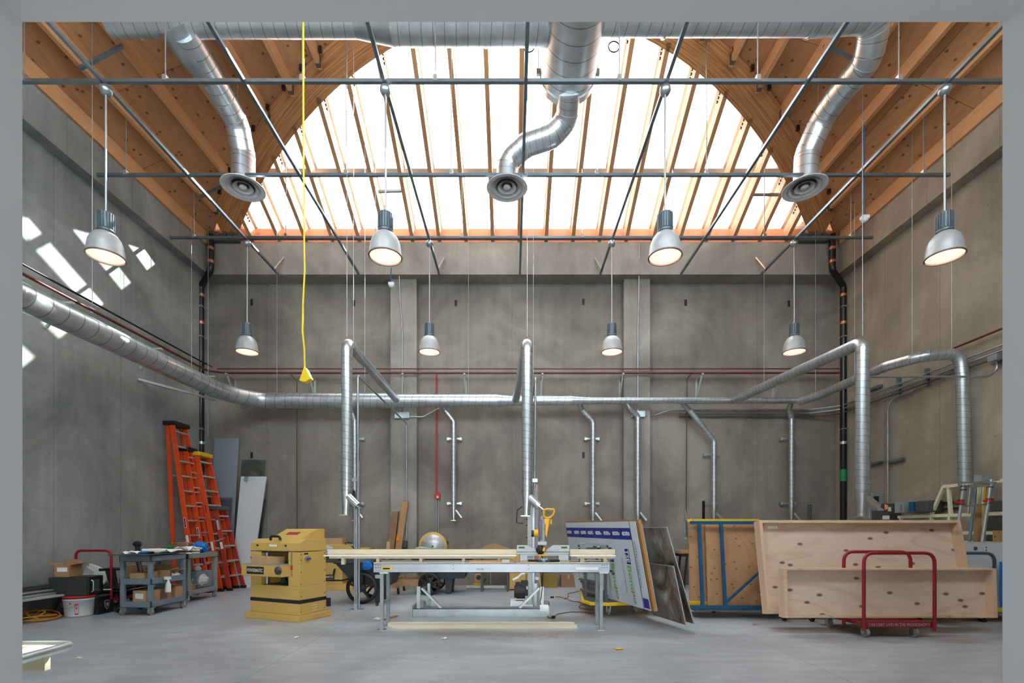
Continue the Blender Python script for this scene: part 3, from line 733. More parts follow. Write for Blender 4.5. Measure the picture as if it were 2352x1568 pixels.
# right duct against the right wall
t = thing('drop_duct', 'galvanised duct bending over and running down the right wall', 'duct', (7.0, 7.6, 1.9))
pts = fillet([V(6.15, 10.35, HM - .02), V(6.33, 9.9, HM), V(6.33, 8.2, HM), V(6.52, 7.75, HM), V(7.06, 7.62, HM + .02), V(7.08, 7.6, HM - .4), V(7.12, 7.6, PZ(1115, 7.6))], .32, 8)
MB().tube(pts, .085, 22).build('duct_body', GALVS, t)
MB().cyl((PX(1845, 10.35), 10.35, HM), pts[0] + V(.05, -.1, 0), .064, 16).build('reducer', GALP, t)
for i in (20, 26, 30): ring(MB(), pts[i], pts[i + 1] - pts[i - 1], .085, .02).build('joint_band', GALP, t)
# small drops on the back wall
def small_drop(px, pxs, ybend, ybot, label, r=.058, d=10.62, brk=(1005, 1155)):
    X = PX(px, d); Xs = PX(pxs, 10.4); zb = PZ(ybot, d); t = thing('wall_duct', label, 'duct', (X, d, zb), 0, 'small ducts down the back wall')
    pts = fillet([V(Xs, 10.42, HM - .03), V(Xs + (X - Xs) * .25, d - .06, HM - .14), V(X, d, PZ(ybend, d)), V(X, d, zb + .30)], .12, 5)
    MB().tube(pts, r, 16).build('duct_body', GALVS, t)
    MB().tube([V(X, d, zb + .30), V(X, d, zb)], [r, r * .6], 14).build('taper', GALP, t)
    MB().cbox((X, d, zb), (.11, .1, .012)).build('blast_gate', GALP, t)
    a = V(X + .05, d - .01, zb + .22); b = a + V(.13, -.02, -.17)
    MB().cyl(a, b, r * .62, 12).build('side_branch', GALP, t)
    for y in brk:
        MB().cbox((X, YB - .1, PZ(y, d)), (.30, .025, .035)).cbox((X - .14, YB - .05, PZ(y, d)), (.05, .1, .06)).cbox((X + .14, YB - .05, PZ(y, d)), (.05, .1, .06)).build('wall_bracket', GALP, t)
small_drop(815, 800, 965, 1195, 'small wall duct directly behind the left tall drop duct')
small_drop(1042, 1012, 968, 1195, 'small wall duct right of the thin red fire alarm pipe')
small_drop(1362, 1330, 968, 1200, 'small wall duct left of the right pilaster')
small_drop(1465, 1440, 955, 1200, 'small wall duct running down the right pilaster', d=10.50, brk=(1040, 1155))
small_drop(1640, 1568, 1012, 1200, 'small wall duct with a long slanting upper part above the blue rack', brk=(1042, 1155))
small_drop(1818, 1818, 960, 1200, 'small straight wall duct furthest right on the back wall')
# conduits and pipes
def pipe(name, pts, r, m, label, cat='pipe', fl=.1, group=None, seg=8):
    return solo(name, MB().tube(fillet(pts, fl, 5), r, seg), m, label, cat, group)
pipe('conduit', [P(822, 1165, 7.3), P(822, 862, 7.3), V(PX(822, 7.3), 7.4, PZ(862, 7.3)), V(-2.31, 10.5, PZ(862, 7.3)), V(-2.31, 10.56, PZ(862, 7.3)), V(-2.31, 10.58, PZ(1235, 10.58))], .017, GAL, 'thin grey conduit looping from the left post back to the left pilaster', 'conduit', .2)
pipe('conduit', [P(1228, 1120, 7.25), P(1230, 862, 7.25), V(.36, 7.6, PZ(862, 7.25)), V(.36, 10.7, PZ(862, 7.25))], .017, GAL, 'thin grey conduit beside the centre drop duct', 'conduit', .2)
pipe('conduit', [P(1996, 865, 7.15), P(2270, 865, 7.15), P(2290, 850, 7.15), P(2290, 832, 7.15)], .016, GAL, 'thin level conduit from the right drop duct to the box near the right edge', 'conduit', .15)
pipe('conduit', [P(1996, 865, 7.13), P(1997, 1190, 7.13)], .014, GAL, 'thin vertical conduit alongside the right drop duct', 'conduit')
t = thing('junction_box', 'small grey box on the right wall near the top of the right duct', 'box', P(2285, 822, 7.2)); MB().cbox(P(2285, 822, 7.1), (.09, .14, .09)).build('box', GAL, t, bev=.006); MB().cbox(P(2296, 822, 7.15), (.08, .2, .12)).build('channel', STRUT, t)
for k, (px_, h, r, m, lb) in enumerate(((2303, 2.72, .016, GAL, 'highest'), (2303, 2.64, .018, GAL, 'middle'), (2303, 2.56, .014, DKGR, 'lowest'))):
    pipe('conduit', [V(7.19, 2.2, CH + h), V(7.19, 10.55, CH + h), V(6.6, 10.78, CH + h - .03), V(PX(1560, 10.78), 10.78, CH + h - .02)], r, m, f'{lb} of three parallel conduits along the right wall and round the back corner', 'conduit', .25, 'parallel conduits of the right wall')
for px, y0, y1 in ((2069, 868, 908), (2134, 846, 886)):
    d = 7.25 * F / (px - 1176.); a = PZ(y0, d); b = PZ(y1, d)
    solo('wall_strut', MB().box(7.19, 7.24, d - .03, d + .03, b, a), STRUT, 'short upright strut holding the conduits on the right wall, ' + ('the farther one' if px < 2100 else 'the nearer one'), 'strut')
for p0, p1, lb in (((1997, 1067), (2027, 1061), 'lower left'), ((2037, 1062), (2076, 1054), 'lower right'), ((1998, 897), (2026, 886), 'upper')):
    d0 = 7.22 * F / (p0[0] - 1176.); d1 = 7.22 * F / (p1[0] - 1176.)
    solo('wall_strut', MB().box(7.18, 7.24, d1, d0, PZ(p0[1], d0) - .02, PZ(p0[1], d0) + .03), STRUT, f'{lb} of the short level dark struts on the right wall', 'strut')
d = 7.22 * F / (2043. - 1176)
pipe('conduit', [V(7.19, d - .6, CH + 2.5), V(7.19, d, CH + 2.5), V(7.19, d, PZ(1158, d))], .016, GAL, 'vertical conduit running down the right wall to the grey switch boxes', 'conduit', .25)
pipe('sprinkler_pipe', [V(7.15, 2.2, CH + 2.92), V(7.15, 7.9, CH + 2.95)], .018, REDPIPE, 'red pipe high on the right wall', 'pipe')
# pipes of left and back wall
for k, (h, X, r, m, lb) in enumerate(((3.60, -6.62, .016, BLKP, 'topmost thin black pipe along the left wall'), (3.44, -6.56, .022, REDPIPE, 'dark red pipe along the left and back walls, the thicker one'), (3.35, -6.64, .02, BLKP, 'lowest black pipe along the left wall'))):
    pts = [V(X, 2.1, CH + h), V(X, 10.42, CH + h)] + ([V(-6.2, 10.5, CH + h - .02), V(7.1, 10.5, CH + h - .02)] if k == 1 else [V(-6.5, 10.5, CH + h - .05)])
    pipe('wall_pipe', pts, r, m, lb, 'pipe', .12)
pipe('wall_pipe', [V(-6.4, 10.5, CH + 3.51), V(7.1, 10.5, CH + 3.51)], .013, REDPIPE, 'thin upper red pipe along the back wall', 'pipe')
pipe('wall_pipe', [V(-6.4, 10.62, CH + 3.45), V(7.1, 10.62, CH + 3.45)], .016, GAL, 'pale grey pipe between the two red pipes on the back wall', 'pipe')
for i, px in enumerate((528, 714, 928, 1068, 1245, 1428, 1608, 1788)):
    X = PX(px, 10.6); z = CH + 3.40
    t = thing('pipe_bracket', f'{ORD[i]} pale green pipe bracket from the left on the back wall', 'bracket', (X, 10.6, z), 0, 'pipe brackets of the back wall')
    MB().box(X - .02, X + .02, 10.44, YB, z - .03, z).box(X - .02, X + .02, YB - .03, YB, z - .5, z).build('bracket_arm', STEELG, t)
    MB().beam((X, 10.5, z - .02), (X, YB - .02, z - .44), .03, .03).build('brace', STEELG, t)
for i, (px, py) in enumerate(((110, 666), (325, 768), (455, 842))):
    d = 6.7 * F / (1176. - px); z = CH + 3.30
    t = thing('pipe_bracket', ('nearest', 'middle', 'farthest')[i] + ' pale green pipe bracket on the left wall', 'bracket', (XL, d, z), 0, 'pipe brackets of the left wall')
    MB().box(XL, XL + .42, d - .02, d + .02, z - .03, z).build('bracket_arm', STEELG, t)
    MB().beam((XL + .02, d, z - .38), (XL + .3, d, z - .03), .03, .03).build('brace', STEELG, t)
solo('wall_strut', MB().beam((XL + .02, PX(1, 1) * 0 + 8.7, CH + 2.72), (-5.95, 9.7, CH + 2.62), .05, .04), STEELG, 'pale strut from the left wall to the main duct near its bend', 'strut')
pipe('gas_pipe', [P(670, 858, 10.6), P(670, 862, 10.6), P(682, 875, 10.7), P(682, 1340, 10.76)], .012, RUST, 'rusty thin vertical pipe on the back wall above the yellow planer', 'pipe', .05)
pipe('gas_pipe', [P(1590, 855, 10.6), P(1578, 870, 10.72), P(1576, 1210, 10.76)], .012, RUST, 'rusty thin vertical pipe on the back wall left of the blue rack', 'pipe', .05)
for px, py in ((682, 1063), (1577, 1107), (1577, 1083), (1577, 905)):
    pass
t = thing('fire_alarm', 'red pull station with its thin red pipe on the back wall', 'alarm', P(1005, 1139, YB - .05))
MB().cbox(P(1005, 1139, YB - .04), (.12, .08, .15)).build('call_box', REDB, t, bev=.008)
MB().cbox(P(1005, 1141, YB - .10), (.04, .03, .05)).build('handle', WHITE, t)
MB().tube([P(1003, 858, YB - .05), P(1003, 1132, YB - .05)], .016, 8).build('red_conduit', REDB, t)
MB().tube([P(1002, 1146, YB - .04), P(1002, 1340, YB - .04)], .012, 8).build('conduit', GAL, t)
MB().tube([P(1007, 1146, YB - .04), P(1007, 1340, YB - .04)], .012, 8).build('conduit', GAL, t)
for (x0, x1, y0, y1, lb) in ((907, 941, 946, 961, 'flat grey wiring box on the left pilaster'), (1450, 1481, 944, 958, 'flat grey wiring box on the right pilaster')):
    p = P((x0 + x1) / 2, (y0 + y1) / 2, 10.57); solo('junction_box', MB().cbox(p, ((x1 - x0) / F * 10.57, .07, (y1 - y0) / F * 10.57)), GAL, lb, 'box', bev=.005)
pipe('conduit', [P(941, 957, 10.57), P(972, 957, 10.6), P(1013, 934, 10.6)], .014, GAL, 'short bent conduit right of the wiring box on the left pilaster', 'conduit')
pipe('conduit', [P(1481, 955, 10.6), P(1505, 953, 10.7), P(1540, 942, 10.7), P(1575, 941, 10.7)], .014, GAL, 'short bent conduit right of the wiring box on the right pilaster', 'conduit')
pipe('conduit', [P(915, 570, 10.4), P(919, 690, 10.57), P(924, 760, 10.57), P(924, 945, 10.57)], .014, GAL, 'thin conduit running down the left pilaster from the beam', 'conduit')
pipe('conduit', [P(1468, 560, 10.4), P(1467, 690, 10.57), P(1465, 760, 10.57), P(1465, 945, 10.57)], .014, GAL, 'thin conduit running down the right pilaster from the beam', 'conduit')
# black rainwater pipes
for s, xs, lb in ((-1, (484, 462), 'left'), (1, (1912, 1937), 'right')):
    a = PX(xs[0], 10.3); b = PX(xs[1], 10.5)
    t = thing('drain_pipe', f'black drain pipe in the {lb} back corner', 'pipe', (b, 10.5, 0))
    pts = fillet([V(a, 10.3, CH + 6.3), V(a, 10.3, CH + 5.55), V(b, 10.5, CH + 5.3), V(b, 10.5, 0.0)], .12, 6)
    MB().tube(pts, .062, 16).build('pipe', BLKP, t)
    for z, xx, dd in ((CH + 6.0, a, 10.3), (CH + 5.72, a, 10.3)): MB().cyl((xx, dd, z - .03), (xx, dd, z + .03), .07, 16).build('coupling', COPPER, t)
    for z in (CH + 5.1, CH + 4.5, CH + 1.9): MB().cyl((b, 10.5, z - .03), (b, 10.5, z + .03), .072, 16).build('coupling', COPPER if z > 4 else GALP, t)
    for z in (CH + 4.85, CH + 4.2, CH + 2.2): MB().cbox((b + s * .04, 10.5, z), (.20, .15, .025)).build('pipe_clamp', GALP, t)
    if s > 0: MB().cyl((b, 10.5, PZ(1105, 10.5)), (b, 10.5, PZ(1078, 10.5)), .066, 16).build('green_band', GREEN, t)
# suspension wires of the ducts
wires = [(212, 205, 695, 6.3), (478, 560, 1000, 9.9), (636, 640, 905, 10.2), (812, 90, 800, 7.2), (838, 90, 905, 8.0), (1076, 560, 905, 10.2), (1225, 90, 860, 8.4), (1755, 560, 900, 10.0), (1873, 540, 905, 10.2), (2095, 300, 830, 7.9), (2186, 380, 805, 7.6), (1963, 560, 920, 9.2), (440, 760, 900, 9.5)]
wl = ['crossing the leftmost near lamp', 'in front of the left black drain pipe', 'left of the yellow cord', 'straight above the left tall drop duct', 'right of the left tall drop duct', 'between the second and third far lamps on the left', 'beside the centre drop duct', 'left of the rightmost far lamp', 'right of the rightmost far lamp', 'to the crest of the right wall duct', 'below the rightmost near lamp', 'left of the right drop duct top', 'over the bend of the main duct']
for (px, y0, y1, d), lb in zip(wires, wl):
    X = PX(px, d); zt = min(vH(X), planeZ(d) + .2)
    solo('suspension_wire', MB().cyl((X, d, PZ(y1, d)), (X, d, zt), .0045, 5), GAL, 'thin steel suspension wire ' + lb, 'wire')
# ================================================================== THINGS: left side
def caster(par, x, y, r, w=.03, top=.12, mat=RUBG, swivel=True):
    """caster with a wheel; wheel axis along x"""
    c = MB().box(x - .04, x + .04, y - .04, y + .04, top - .008, top)
    for s in (-1, 1): c.box(x + s * (w / 2 + .008) - .003, x + s * (w / 2 + .008) + .003, y - .02, y + .02, r - .01, top)
    fo = c.build('caster', GALP, par)
    MB().tube([(x - w / 2, y, r), (x + w / 2, y, r)], r, 18).build('wheel', mat, fo)
    MB().tube([(x - w / 2 - .012, y, r), (x + w / 2 + .012, y, r)], r * .3, 10).build('hub', GALP, fo)
def loop(par, name, pts, r, m, fl=.1, seg=12): return MB().tube(fillet(pts, fl, 7), r, seg).build(name, m, par)
def carton(name, label, c, sz, rz, m=None, group=None, flaps=False, tape=True, lab=False, cat='box'):
    m = m or CARD; c = Vector(c); t = thing(name, label, cat, c, rz, group); w, l, h = sz; th = .006
    if not flaps:
        MB().box(-w / 2, w / 2, -l / 2, l / 2, 0, h).build('body', m, t, True, bev=.003)
        if tape: MB().box(-w / 2 - .001, w / 2 + .001, -.02, .02, h, h + .001).box(-.02, .02, -l / 2 - .001, -l / 2, h * .7, h).build('tape', CARDL, t, True)
    else:
        b = MB().box(-w / 2, w / 2, -l / 2, l / 2, 0, th)
        b.box(-w / 2, w / 2, -l / 2, -l / 2 + th, 0, h).box(-w / 2, w / 2, l / 2 - th, l / 2, 0, h).box(-w / 2, -w / 2 + th, -l / 2, l / 2, 0, h).box(w / 2 - th, w / 2, -l / 2, l / 2, 0, h)
        b.build('body', m, t, True)
        for s in (-1, 1):
            MB().beam((s * w / 2, 0, h), (s * (w / 2 + w * .42), 0, h + .02), l * .96, th, (0, 0, 1)).build('flap', m, t, True)
        MB().beam((0, l / 2, h), (0, l / 2 + l * .05, h + l * .28), w * .96, th, (0, 1, 0)).build('flap', m, t, True)
    if lab: MB().box(-w * .30, w * .32, -l / 2 - .003, -l / 2, h * .45, h * .8).build('shipping_label', PAPER, t, True)
    return t
# folding table in the sun by the front wall
t = thing('folding_table', 'white edged folding table corner in bright sun at the lower left', 'table', (-2.9, 2.2, 0)); zt = .63
MB().prism([(-3.9, 2.06, zt), (-2.24, 2.06, zt), (-2.19, 2.12, zt), (-2.19, 2.36, zt), (-2.25, 2.43, zt), (-3.9, 2.43, zt)], (0, 0, .02)).build('tabletop', plain('pale_top', (236, 224, 206), .5), t)
MB().tube(fillet([(-3.9, 2.43, zt + .014), (-2.21, 2.43, zt + .014), (-2.19, 2.05, zt + .014), (-3.9, 2.05, zt + .014)], .05, 5), .022, 10).build('edge_rail', ALU, t)
MB().box(-3.6, -2.30, 2.38, 2.41, zt - .10, zt - .04).build('apron', CREAM, t)
for x in (-3.6, -2.75):
    for y in (2.12, 2.36): MB().box(x - .018, x + .018, y - .018, y + .018, 0, zt).build('leg', ALU, t)
MB().box(-3.3, -2.35, 2.12, 2.36, zt + .021, zt + .025).build('print', plain('salmon_print', (226, 120, 104), .6), t)
# bench with conduit lengths
t = thing('low_bench', 'low grey folding bench against the left wall, loaded with metal tubes', 'bench', (-6.45, 6.6, 0))
MB().box(-6.72, -6.30, 5.7, 7.25, .30, .325).build('bench_top', STEELG, t)
for y in (6.0, 7.1):
    MB().beam((-6.66, y - .12, 0), (-6.66, y + .12, .30), .02, .02).beam((-6.36, y + .12, 0), (-6.36, y - .12, .30), .02, .02).build('leg', DKGR, t)
cds = [(-6.66, .345), (-6.60, .345), (-6.54, .345), (-6.48, .345), (-6.42, .345), (-6.63, .385), (-6.57, .385), (-6.51, .385), (-6.45, .385), (-6.60, .425), (-6.54, .425), (-6.5, .465)]
for i, (x, z) in enumerate(cds):
    solo('metal_tube', MB().cyl((x, 5.4, z), (x + .02, 7.5, z), .019, 8), (GALP, STRUT, GAL, DKGR)[i % 4], 'long thin metal tube in the pile on the low bench by the left wall', 'tube', 'tubes piled on the low bench')
# ochre cord
rn = random.Random(3); pts = []
for i in range(84):
    a = i * .52; r = .20 + .12 * math.sin(i * .31) + rn.uniform(-.03, .03)
    pts.append(V(-6.47 + r * .8 * math.cos(a) + .04 * math.sin(i * .13), 6.55 + r * .95 * math.sin(a), .02 + .12 * (.5 + .5 * math.sin(i * .7)) * (i / 84)))
cc = fillet(pts, .06, 2)
solo('extension_cord', MB().tube(cc, .009, 6), CORD_O, 'tangled ochre extension cord on the floor left of the white bucket', 'cord')
# bucket
t = thing('bucket', 'white plastic bucket with red lid rim and red printing', 'bucket', (-6.20, 6.93, 0))
MB().lathe([(.0, .004), (.150, .004), (.155, .0), (.158, .02), (.178, .235), (.184, .237), (.184, .25), (.178, .25), (.182, .262), (.182, .272), (.0, .272)], (0, 0, 0), 40).build('bucket_body', BUCK, t, True)
MB().lathe([(.0, .274), (.186, .274), (.188, .262), (.188, .285), (.18, .292), (.0, .292)], (0, 0, 0), 40).build('lid', REDB, t, True)
pts = [V(.186 * math.cos(a), -.186 * math.sin(a) - .01, .235 - .10 * math.sin(a) ** 2) for a in [PI * k / 14 for k in range(15)]]
MB().tube(pts, .004, 6).build('handle', GAL, t, True)
def arc_patch(par, r0, r1, z0, z1, a0, a1, m, nm, n=6):
    lift = {'warning_label': .001, 'flag_print': .001}.get(nm, .0022); r0 = .158 + .0931 * (z0 - .02) + lift; r1 = .158 + .0931 * (z1 - .02) + lift; a0 += .52; a1 += .52
    mb = MB(); vs = []
    for k in range(n + 1):
        a = a0 + (a1 - a0) * k / n
        vs += [(r0 * math.sin(a), -r0 * math.cos(a), z0), (r1 * math.sin(a), -r1 * math.cos(a), z1)]
    mb._add(vs, [(2 * k, 2 * k + 2, 2 * k + 3, 2 * k + 1) for k in range(n)]); return mb.build(nm, m, par, True)
rl = plain('label_red', (214, 70, 74), .5); nv = NAVY
arc_patch(t, .1605, .173, .035, .19, -.10, .16, rl, 'warning_label'); arc_patch(t, .1622, .1715, .055, .165, -.06, .12, BUCK, 'warning_panel')
arc_patch(t, .1672, .1722, .11, .15, -.02, .08, rl, 'warning_symbol')
arc_patch(t, .1735, .1755, .185, .205, -.42, -.30, rl, 'flag_print'); arc_patch(t, .1745, .1765, .198, .207, -.42, -.36, nv, 'flag_canton')
for k in range(4): arc_patch(t, .1615 + .002 * k, .162 + .002 * k, .055 + .022 * k, .062 + .022 * k, -.05, .11, rl, 'text_line')
# microwave
t = thing('microwave', 'black microwave oven sitting on the bucket by the left wall', 'microwave', (-6.30, 6.98, .292), math.radians(14))
MB().box(-.23, .22, -.17, .17, .0, .27).build('casing', MWB, t, True, bev=.006)
MB().box(.22, .255, -.17, .17, .005, .265).build('door', BLK, t, True, bev=.004)
MB().box(.256, .262, -.11, .06, .05, .22).build('door_window', plain('dark_glass', (70, 84, 86), .12), t, True)
MB().tube([V(.265, -.14, .05), V(.29, -.14, .07), V(.29, -.14, .2), V(.265, -.14, .22)], .008, 8).build('door_handle', GALP, t, True)
vm = MB()
for i in range(9):
    if i % 3 == 2: continue
    for j in range(5): vm.box(-.20 + .025 * i, -.185 + .025 * i, -.172, -.17, .03 + .012 * j, .036 + .012 * j)
vm.build('vent', BLK, t, True)
MB().box(-.245, -.231, -.15, -.10, .03, .20).build('white_strip', PAPER, t, True)
carton('cardboard_box', 'small open cardboard box with a white label standing on the black microwave', (-6.36, 6.93, .563), (.20, .24, .17), math.radians(10), CARD, flaps=True, lab=True)
# red cart behind
t = thing('platform_cart', 'dark red platform cart by the left wall, piled with flattened black things', 'cart', (-6.25, 7.8, 0))
MB().box(-6.60, -5.92, 7.28, 8.45, .17, .215).build('deck', REDP, t)
loop(t, 'push_handle', [V(-6.53, 7.24, .19), V(-6.53, 7.24, .92), V(-6.0, 7.24, .92), V(-6.0, 7.24, .19)], .019, REDB if False else REDP, .09)
for x in (-6.5, -6.02):
    for y in (7.42, 8.3): caster(t, x, y, .06, top=.17, mat=RUB)
rn = random.Random(11)
for i, (w, l, z, rz, m, lb) in enumerate(((.56, .9, .216, .05, CHAR, 'lowest'), (.5, .8, .25, -.08, DKGR, 'second'), (.54, .75, .285, .10, STEELG, 'third'), (.46, .7, .32, -.05, BLK, 'topmost'))):
    o = solo('metal_tray', MB().cbox((-6.25, 7.75, z + .014), (w, l, .008), rz, .015).cbox((-6.25, 7.75 - l / 2 + .01, z + .022), (w, .012, .028), rz), m, f'{lb} of the flat trays stacked on the red cart behind the microwave', 'tray', 'trays on the red cart')
carton('cardboard_box', 'brown cardboard box on the red cart behind the newspaper bundle', (-6.1, 8.05, .36), (.42, .35, .30), .05, CARDD)
nb = thing('newspaper_bundle', 'crumpled bundle of white newspaper sheets on the red cart', 'paper', (-6.33, 7.45, .36))
MB().prism([V(-6.52, 7.42, .50), V(-6.49, 7.42, .71), V(-6.44, 7.42, .70), V(-6.23, 7.40, .62), V(-6.18, 7.40, .50), V(-6.28, 7.40, .44), V(-6.42, 7.40, .46)], (0, .03, 0)).build('folded_sheet', PAPER, nb)
MB().prism([V(-6.54, 7.35, .52), V(-6.48, 7.36, .68), V(-6.38, 7.36, .60), V(-6.40, 7.36, .48)], (0, .02, 0)).build('folded_sheet', PAPG, nb)
MB().blob((-6.35, 7.42, .43), (.17, .10, .075), 5, .18, 16, 8).build('rolled_sheet', PAPG, nb)
MB().tube(fillet([V(-6.52, 7.32, .42), V(-6.38, 7.30, .365), V(-6.20, 7.33, .42), V(-6.18, 7.36, .50)], .05), [.028] * 16 if False else .026, 8).build('rolled_sheet', PAPER, nb)
# black crate
t = thing('storage_crate', 'black crate with a small silver shield emblem beside the white bucket', 'crate', (-5.98, 7.16, 0)); a0 = math.atan2(-.12, .31)
c0 = V(-5.97, 6.97, 0); ex = V(-.31, .12, 0).normalized(); ey = V(-.045, .35, 0).normalized()
def cr(s, q, z): return c0 + ex * s + ey * q + V(0, 0, z)
MB().hexa([cr(.012, .012, 0), cr(.32, .012, 0), cr(.32, .335, 0), cr(.012, .335, 0), cr(0, 0, .26), cr(.335, 0, .26), cr(.335, .35, .26), cr(0, .35, .26)]).build('crate_body', BLK, t, bev=.006)
MB().hexa([cr(-.01, -.01, .25), cr(.345, -.01, .25), cr(.345, .36, .25), cr(-.01, .36, .25), cr(-.01, -.01, .275), cr(.345, -.01, .275), cr(.345, .36, .275), cr(-.01, .36, .275)]).build('lid', CHAR, t, bev=.004)
o_ = cr(-.001, .17, .13) + V(.012, 0, 0)
def sh(u, v): return o_ + ey * u + V(0, 0, v)
MB().prism([sh(-.055, .06), sh(0, .07), sh(.055, .06), sh(.05, -.02), sh(0, -.075), sh(-.05, -.02)], (.004, 0, 0)).build('shield_emblem', STEELG, t)
MB().prism([sh(-.045, .052), sh(0, .06), sh(.045, .052), sh(.04, -.017), sh(0, -.062), sh(-.04, -.017)], (.006, 0, 0)).build('shield_field', BLK, t)
MB().prism([sh(-.02, .03), sh(.022, .03), sh(.026, 0), sh(0, -.035), sh(-.024, 0)], (.008, 0, 0)).build('shield_head', STEELG, t)
c1 = cr(.17, -.003, .16)
MB().cbox(c1, (.10, .004, .075), a0).build('sticker', PAPER, t, bev=.002); MB().cbox(c1 + V(0, -.003, .012), (.07, .002, .018), a0).build('sticker_text', NAVY, t); MB().cbox(cr(.17, -.003, .08), (.035, .004, .06), a0).build('sticker', GREENL, t)
# office chair lying
t = thing('office_chair', 'black office chair with raised armrest between the crate and the grey cart', 'chair', (-6.05, 7.5, 0))
MB().tube(fillet([V(-6.18, 7.25, .63), V(-6.00, 7.25, .645), V(-5.82, 7.28, .64)], .05), .022, 10).build('armrest', BLK, t)
MB().prism([V(-6.10, 7.24, .63), V(-5.96, 7.24, .63), V(-5.92, 7.24, .40), V(-5.88, 7.24, .34), V(-6.02, 7.24, .34)], (0, .035, 0)).build('arm_support', BLK, t, bev=.006)
MB().blob((-6.04, 7.42, .36), (.24, .20, .05), 3, .05, 18, 6).build('seat', BLK, t)
MB().tube(fillet([V(-5.92, 7.75, .40), V(-6.10, 7.9, .70), V(-6.12, 7.9, .98)], .1), .035, 8).build('back_support', BLK, t)
MB().blob((-6.12, 7.9, 1.0), (.075, .03, .05), 4, .04, 14, 8).build('headrest', BLK, t)
MB().cyl((-6.02, 7.42, .34), (-6.02, 7.42, .1), .025, 10).build('gas_post', BLK, t)
for k in range(5):
    a = 2 * PI * k / 5 + .3; e = V(-6.02 + .27 * math.cos(a) , 7.42 + .27 * math.sin(a), .07)
    MB().beam((-6.02, 7.42, .11), e, .035, .025).build('base_arm', BLK, t); MB().cyl(e + V(-.02, 0, -.035), e + V(.02, 0, -.035), .033, 12).build('caster_wheel', BLK, t)
MB().box(-6.10, -5.98, 7.21, 7.222, .335, .35).build('white_print', PAPER, t)
def mess(name, label, c, cat='paper', sz=(.2, .2, .03), m=None, seed=1, rz=0, group=None):
    return solo(name, MB().crumple(c, sz[0], sz[1], sz[2], rz, 7, seed), m or PAPER, label, cat, group)
def util_cart(name, label, x0, x1, y0, y1, ztop, zmid, zbot, m, posts=.05, trays=3, mesh_handle=False):
    t = thing(name, label, 'cart', ((x0 + x1) / 2, (y0 + y1) / 2, 0))
    zs = [zbot, zmid, ztop] if trays == 3 else [zbot, ztop]
    for nm, z in zip(('bottom_tray', 'middle_tray', 'top_tray') if trays == 3 else ('bottom_tray', 'top_tray'), zs):
        b = MB().box(x0, x1, y0, y1, z - .09, z - .075)
        w = .022
        b.box(x0, x1, y0, y0 + w, z - .09, z).box(x0, x1, y1 - w, y1, z - .09, z).box(x0, x0 + w, y0, y1, z - .09, z).box(x1 - w, x1, y0, y1, z - .09, z)
        b.build(nm, m, t, bev=.006)
    p = posts
    for x in (x0 + .004, x1 - p - .004):
        for y in (y0 + .004, y1 - p - .004):
            MB().box(x, x + p, y, y + p, zbot - .085, ztop - .02).build('corner_post', m, t, bev=.008)
            caster(t, x + p / 2, y + p / 2, .052, .03, zbot - .088, RUBG)
    return t
util_cart('utility_cart', 'blue grey three-shelf utility cart with a board and papers on top', -5.63, -5.17, 6.93, 7.68, .86, .53, .20, CARTG, .055)
solo('board', MB().prism([V(-5.62, 6.72, .872), V(-5.12, 6.80, .872), V(-5.17, 8.06, .872), V(-5.60, 8.05, .872)], (0, 0, .012)), DKGR, 'thin dark grey board lying on top of the blue grey utility cart', 'board')
util_cart('utility_cart', 'tan grey utility cart with a crumpled blue bag, in front of the orange ladders', -5.98, -5.44, 8.12, 8.95, .83, .53, .21, CARTT, .075, 2)
zz = .886
mess('paper_stack', 'white papers at the left end of the dark board', (-5.43, 6.90, zz), sz=(.20, .16, .04), seed=2)
solo('blue_pouch', MB().blob((-5.30, 6.98, zz + .018), (.09, .05, .018), 8, .1), BLUEB, 'small bright blue pouch on the dark board', 'pouch')
solo('black_glove', MB().blob((-5.22, 6.98, zz + .016), (.06, .05, .016), 9, .2), BLK, 'small black lump beside the blue pouch on the dark board', 'glove')
mess('paper_stack', 'wide white paper sheets in the middle of the dark board', (-5.32, 7.45, zz), sz=(.36, .50, .05), seed=4)
mess('paper_stack', 'rolled white paper toward the right end of the dark board', (-5.25, 7.80, zz + .01), sz=(.24, .25, .07), seed=5)
mess('paper_stack', 'yellowish envelope on the right end of the dark board', (-5.20, 7.98, zz + .02), sz=(.12, .12, .04), seed=6, m=plain('pale_yellow', (224, 200, 120), .7))
solo('paper_roll', MB().cyl((-5.5, 7.2, zz + .035), (-5.18, 7.25, zz + .035), .028, 14), PAPER, 'white paper roll lying across the dark board', 'roll')
rn = random.Random(5)
pts = [V(-5.42 + .14 * math.cos(i * 1.3) + rn.uniform(-.03, .03), 7.92 + .10 * math.sin(i * 1.3), zz + .05 + rn.uniform(0, .09)) for i in range(26)]
solo('wire_bundle', MB().tube(fillet(pts, .05, 3), .006, 5), CARDD, 'tangle of brown wire on the board in front of the ladders', 'wire')
solo('green_rag', MB().blob((-5.56, 7.85, zz + .05), (.08, .06, .045), 12, .25), plain('dark_green', (40, 120, 74), .7), 'small green rag on the dark board', 'rag')
solo('coiled_rope', MB().tube([V(-5.62 + .08 * math.cos(i * .6), 7.62 + .1 * math.sin(i * .6), zz + .012 + .002 * i) for i in range(22)], .007, 5), YEL2, 'thin yellow rope coil left of the green rag', 'rope')
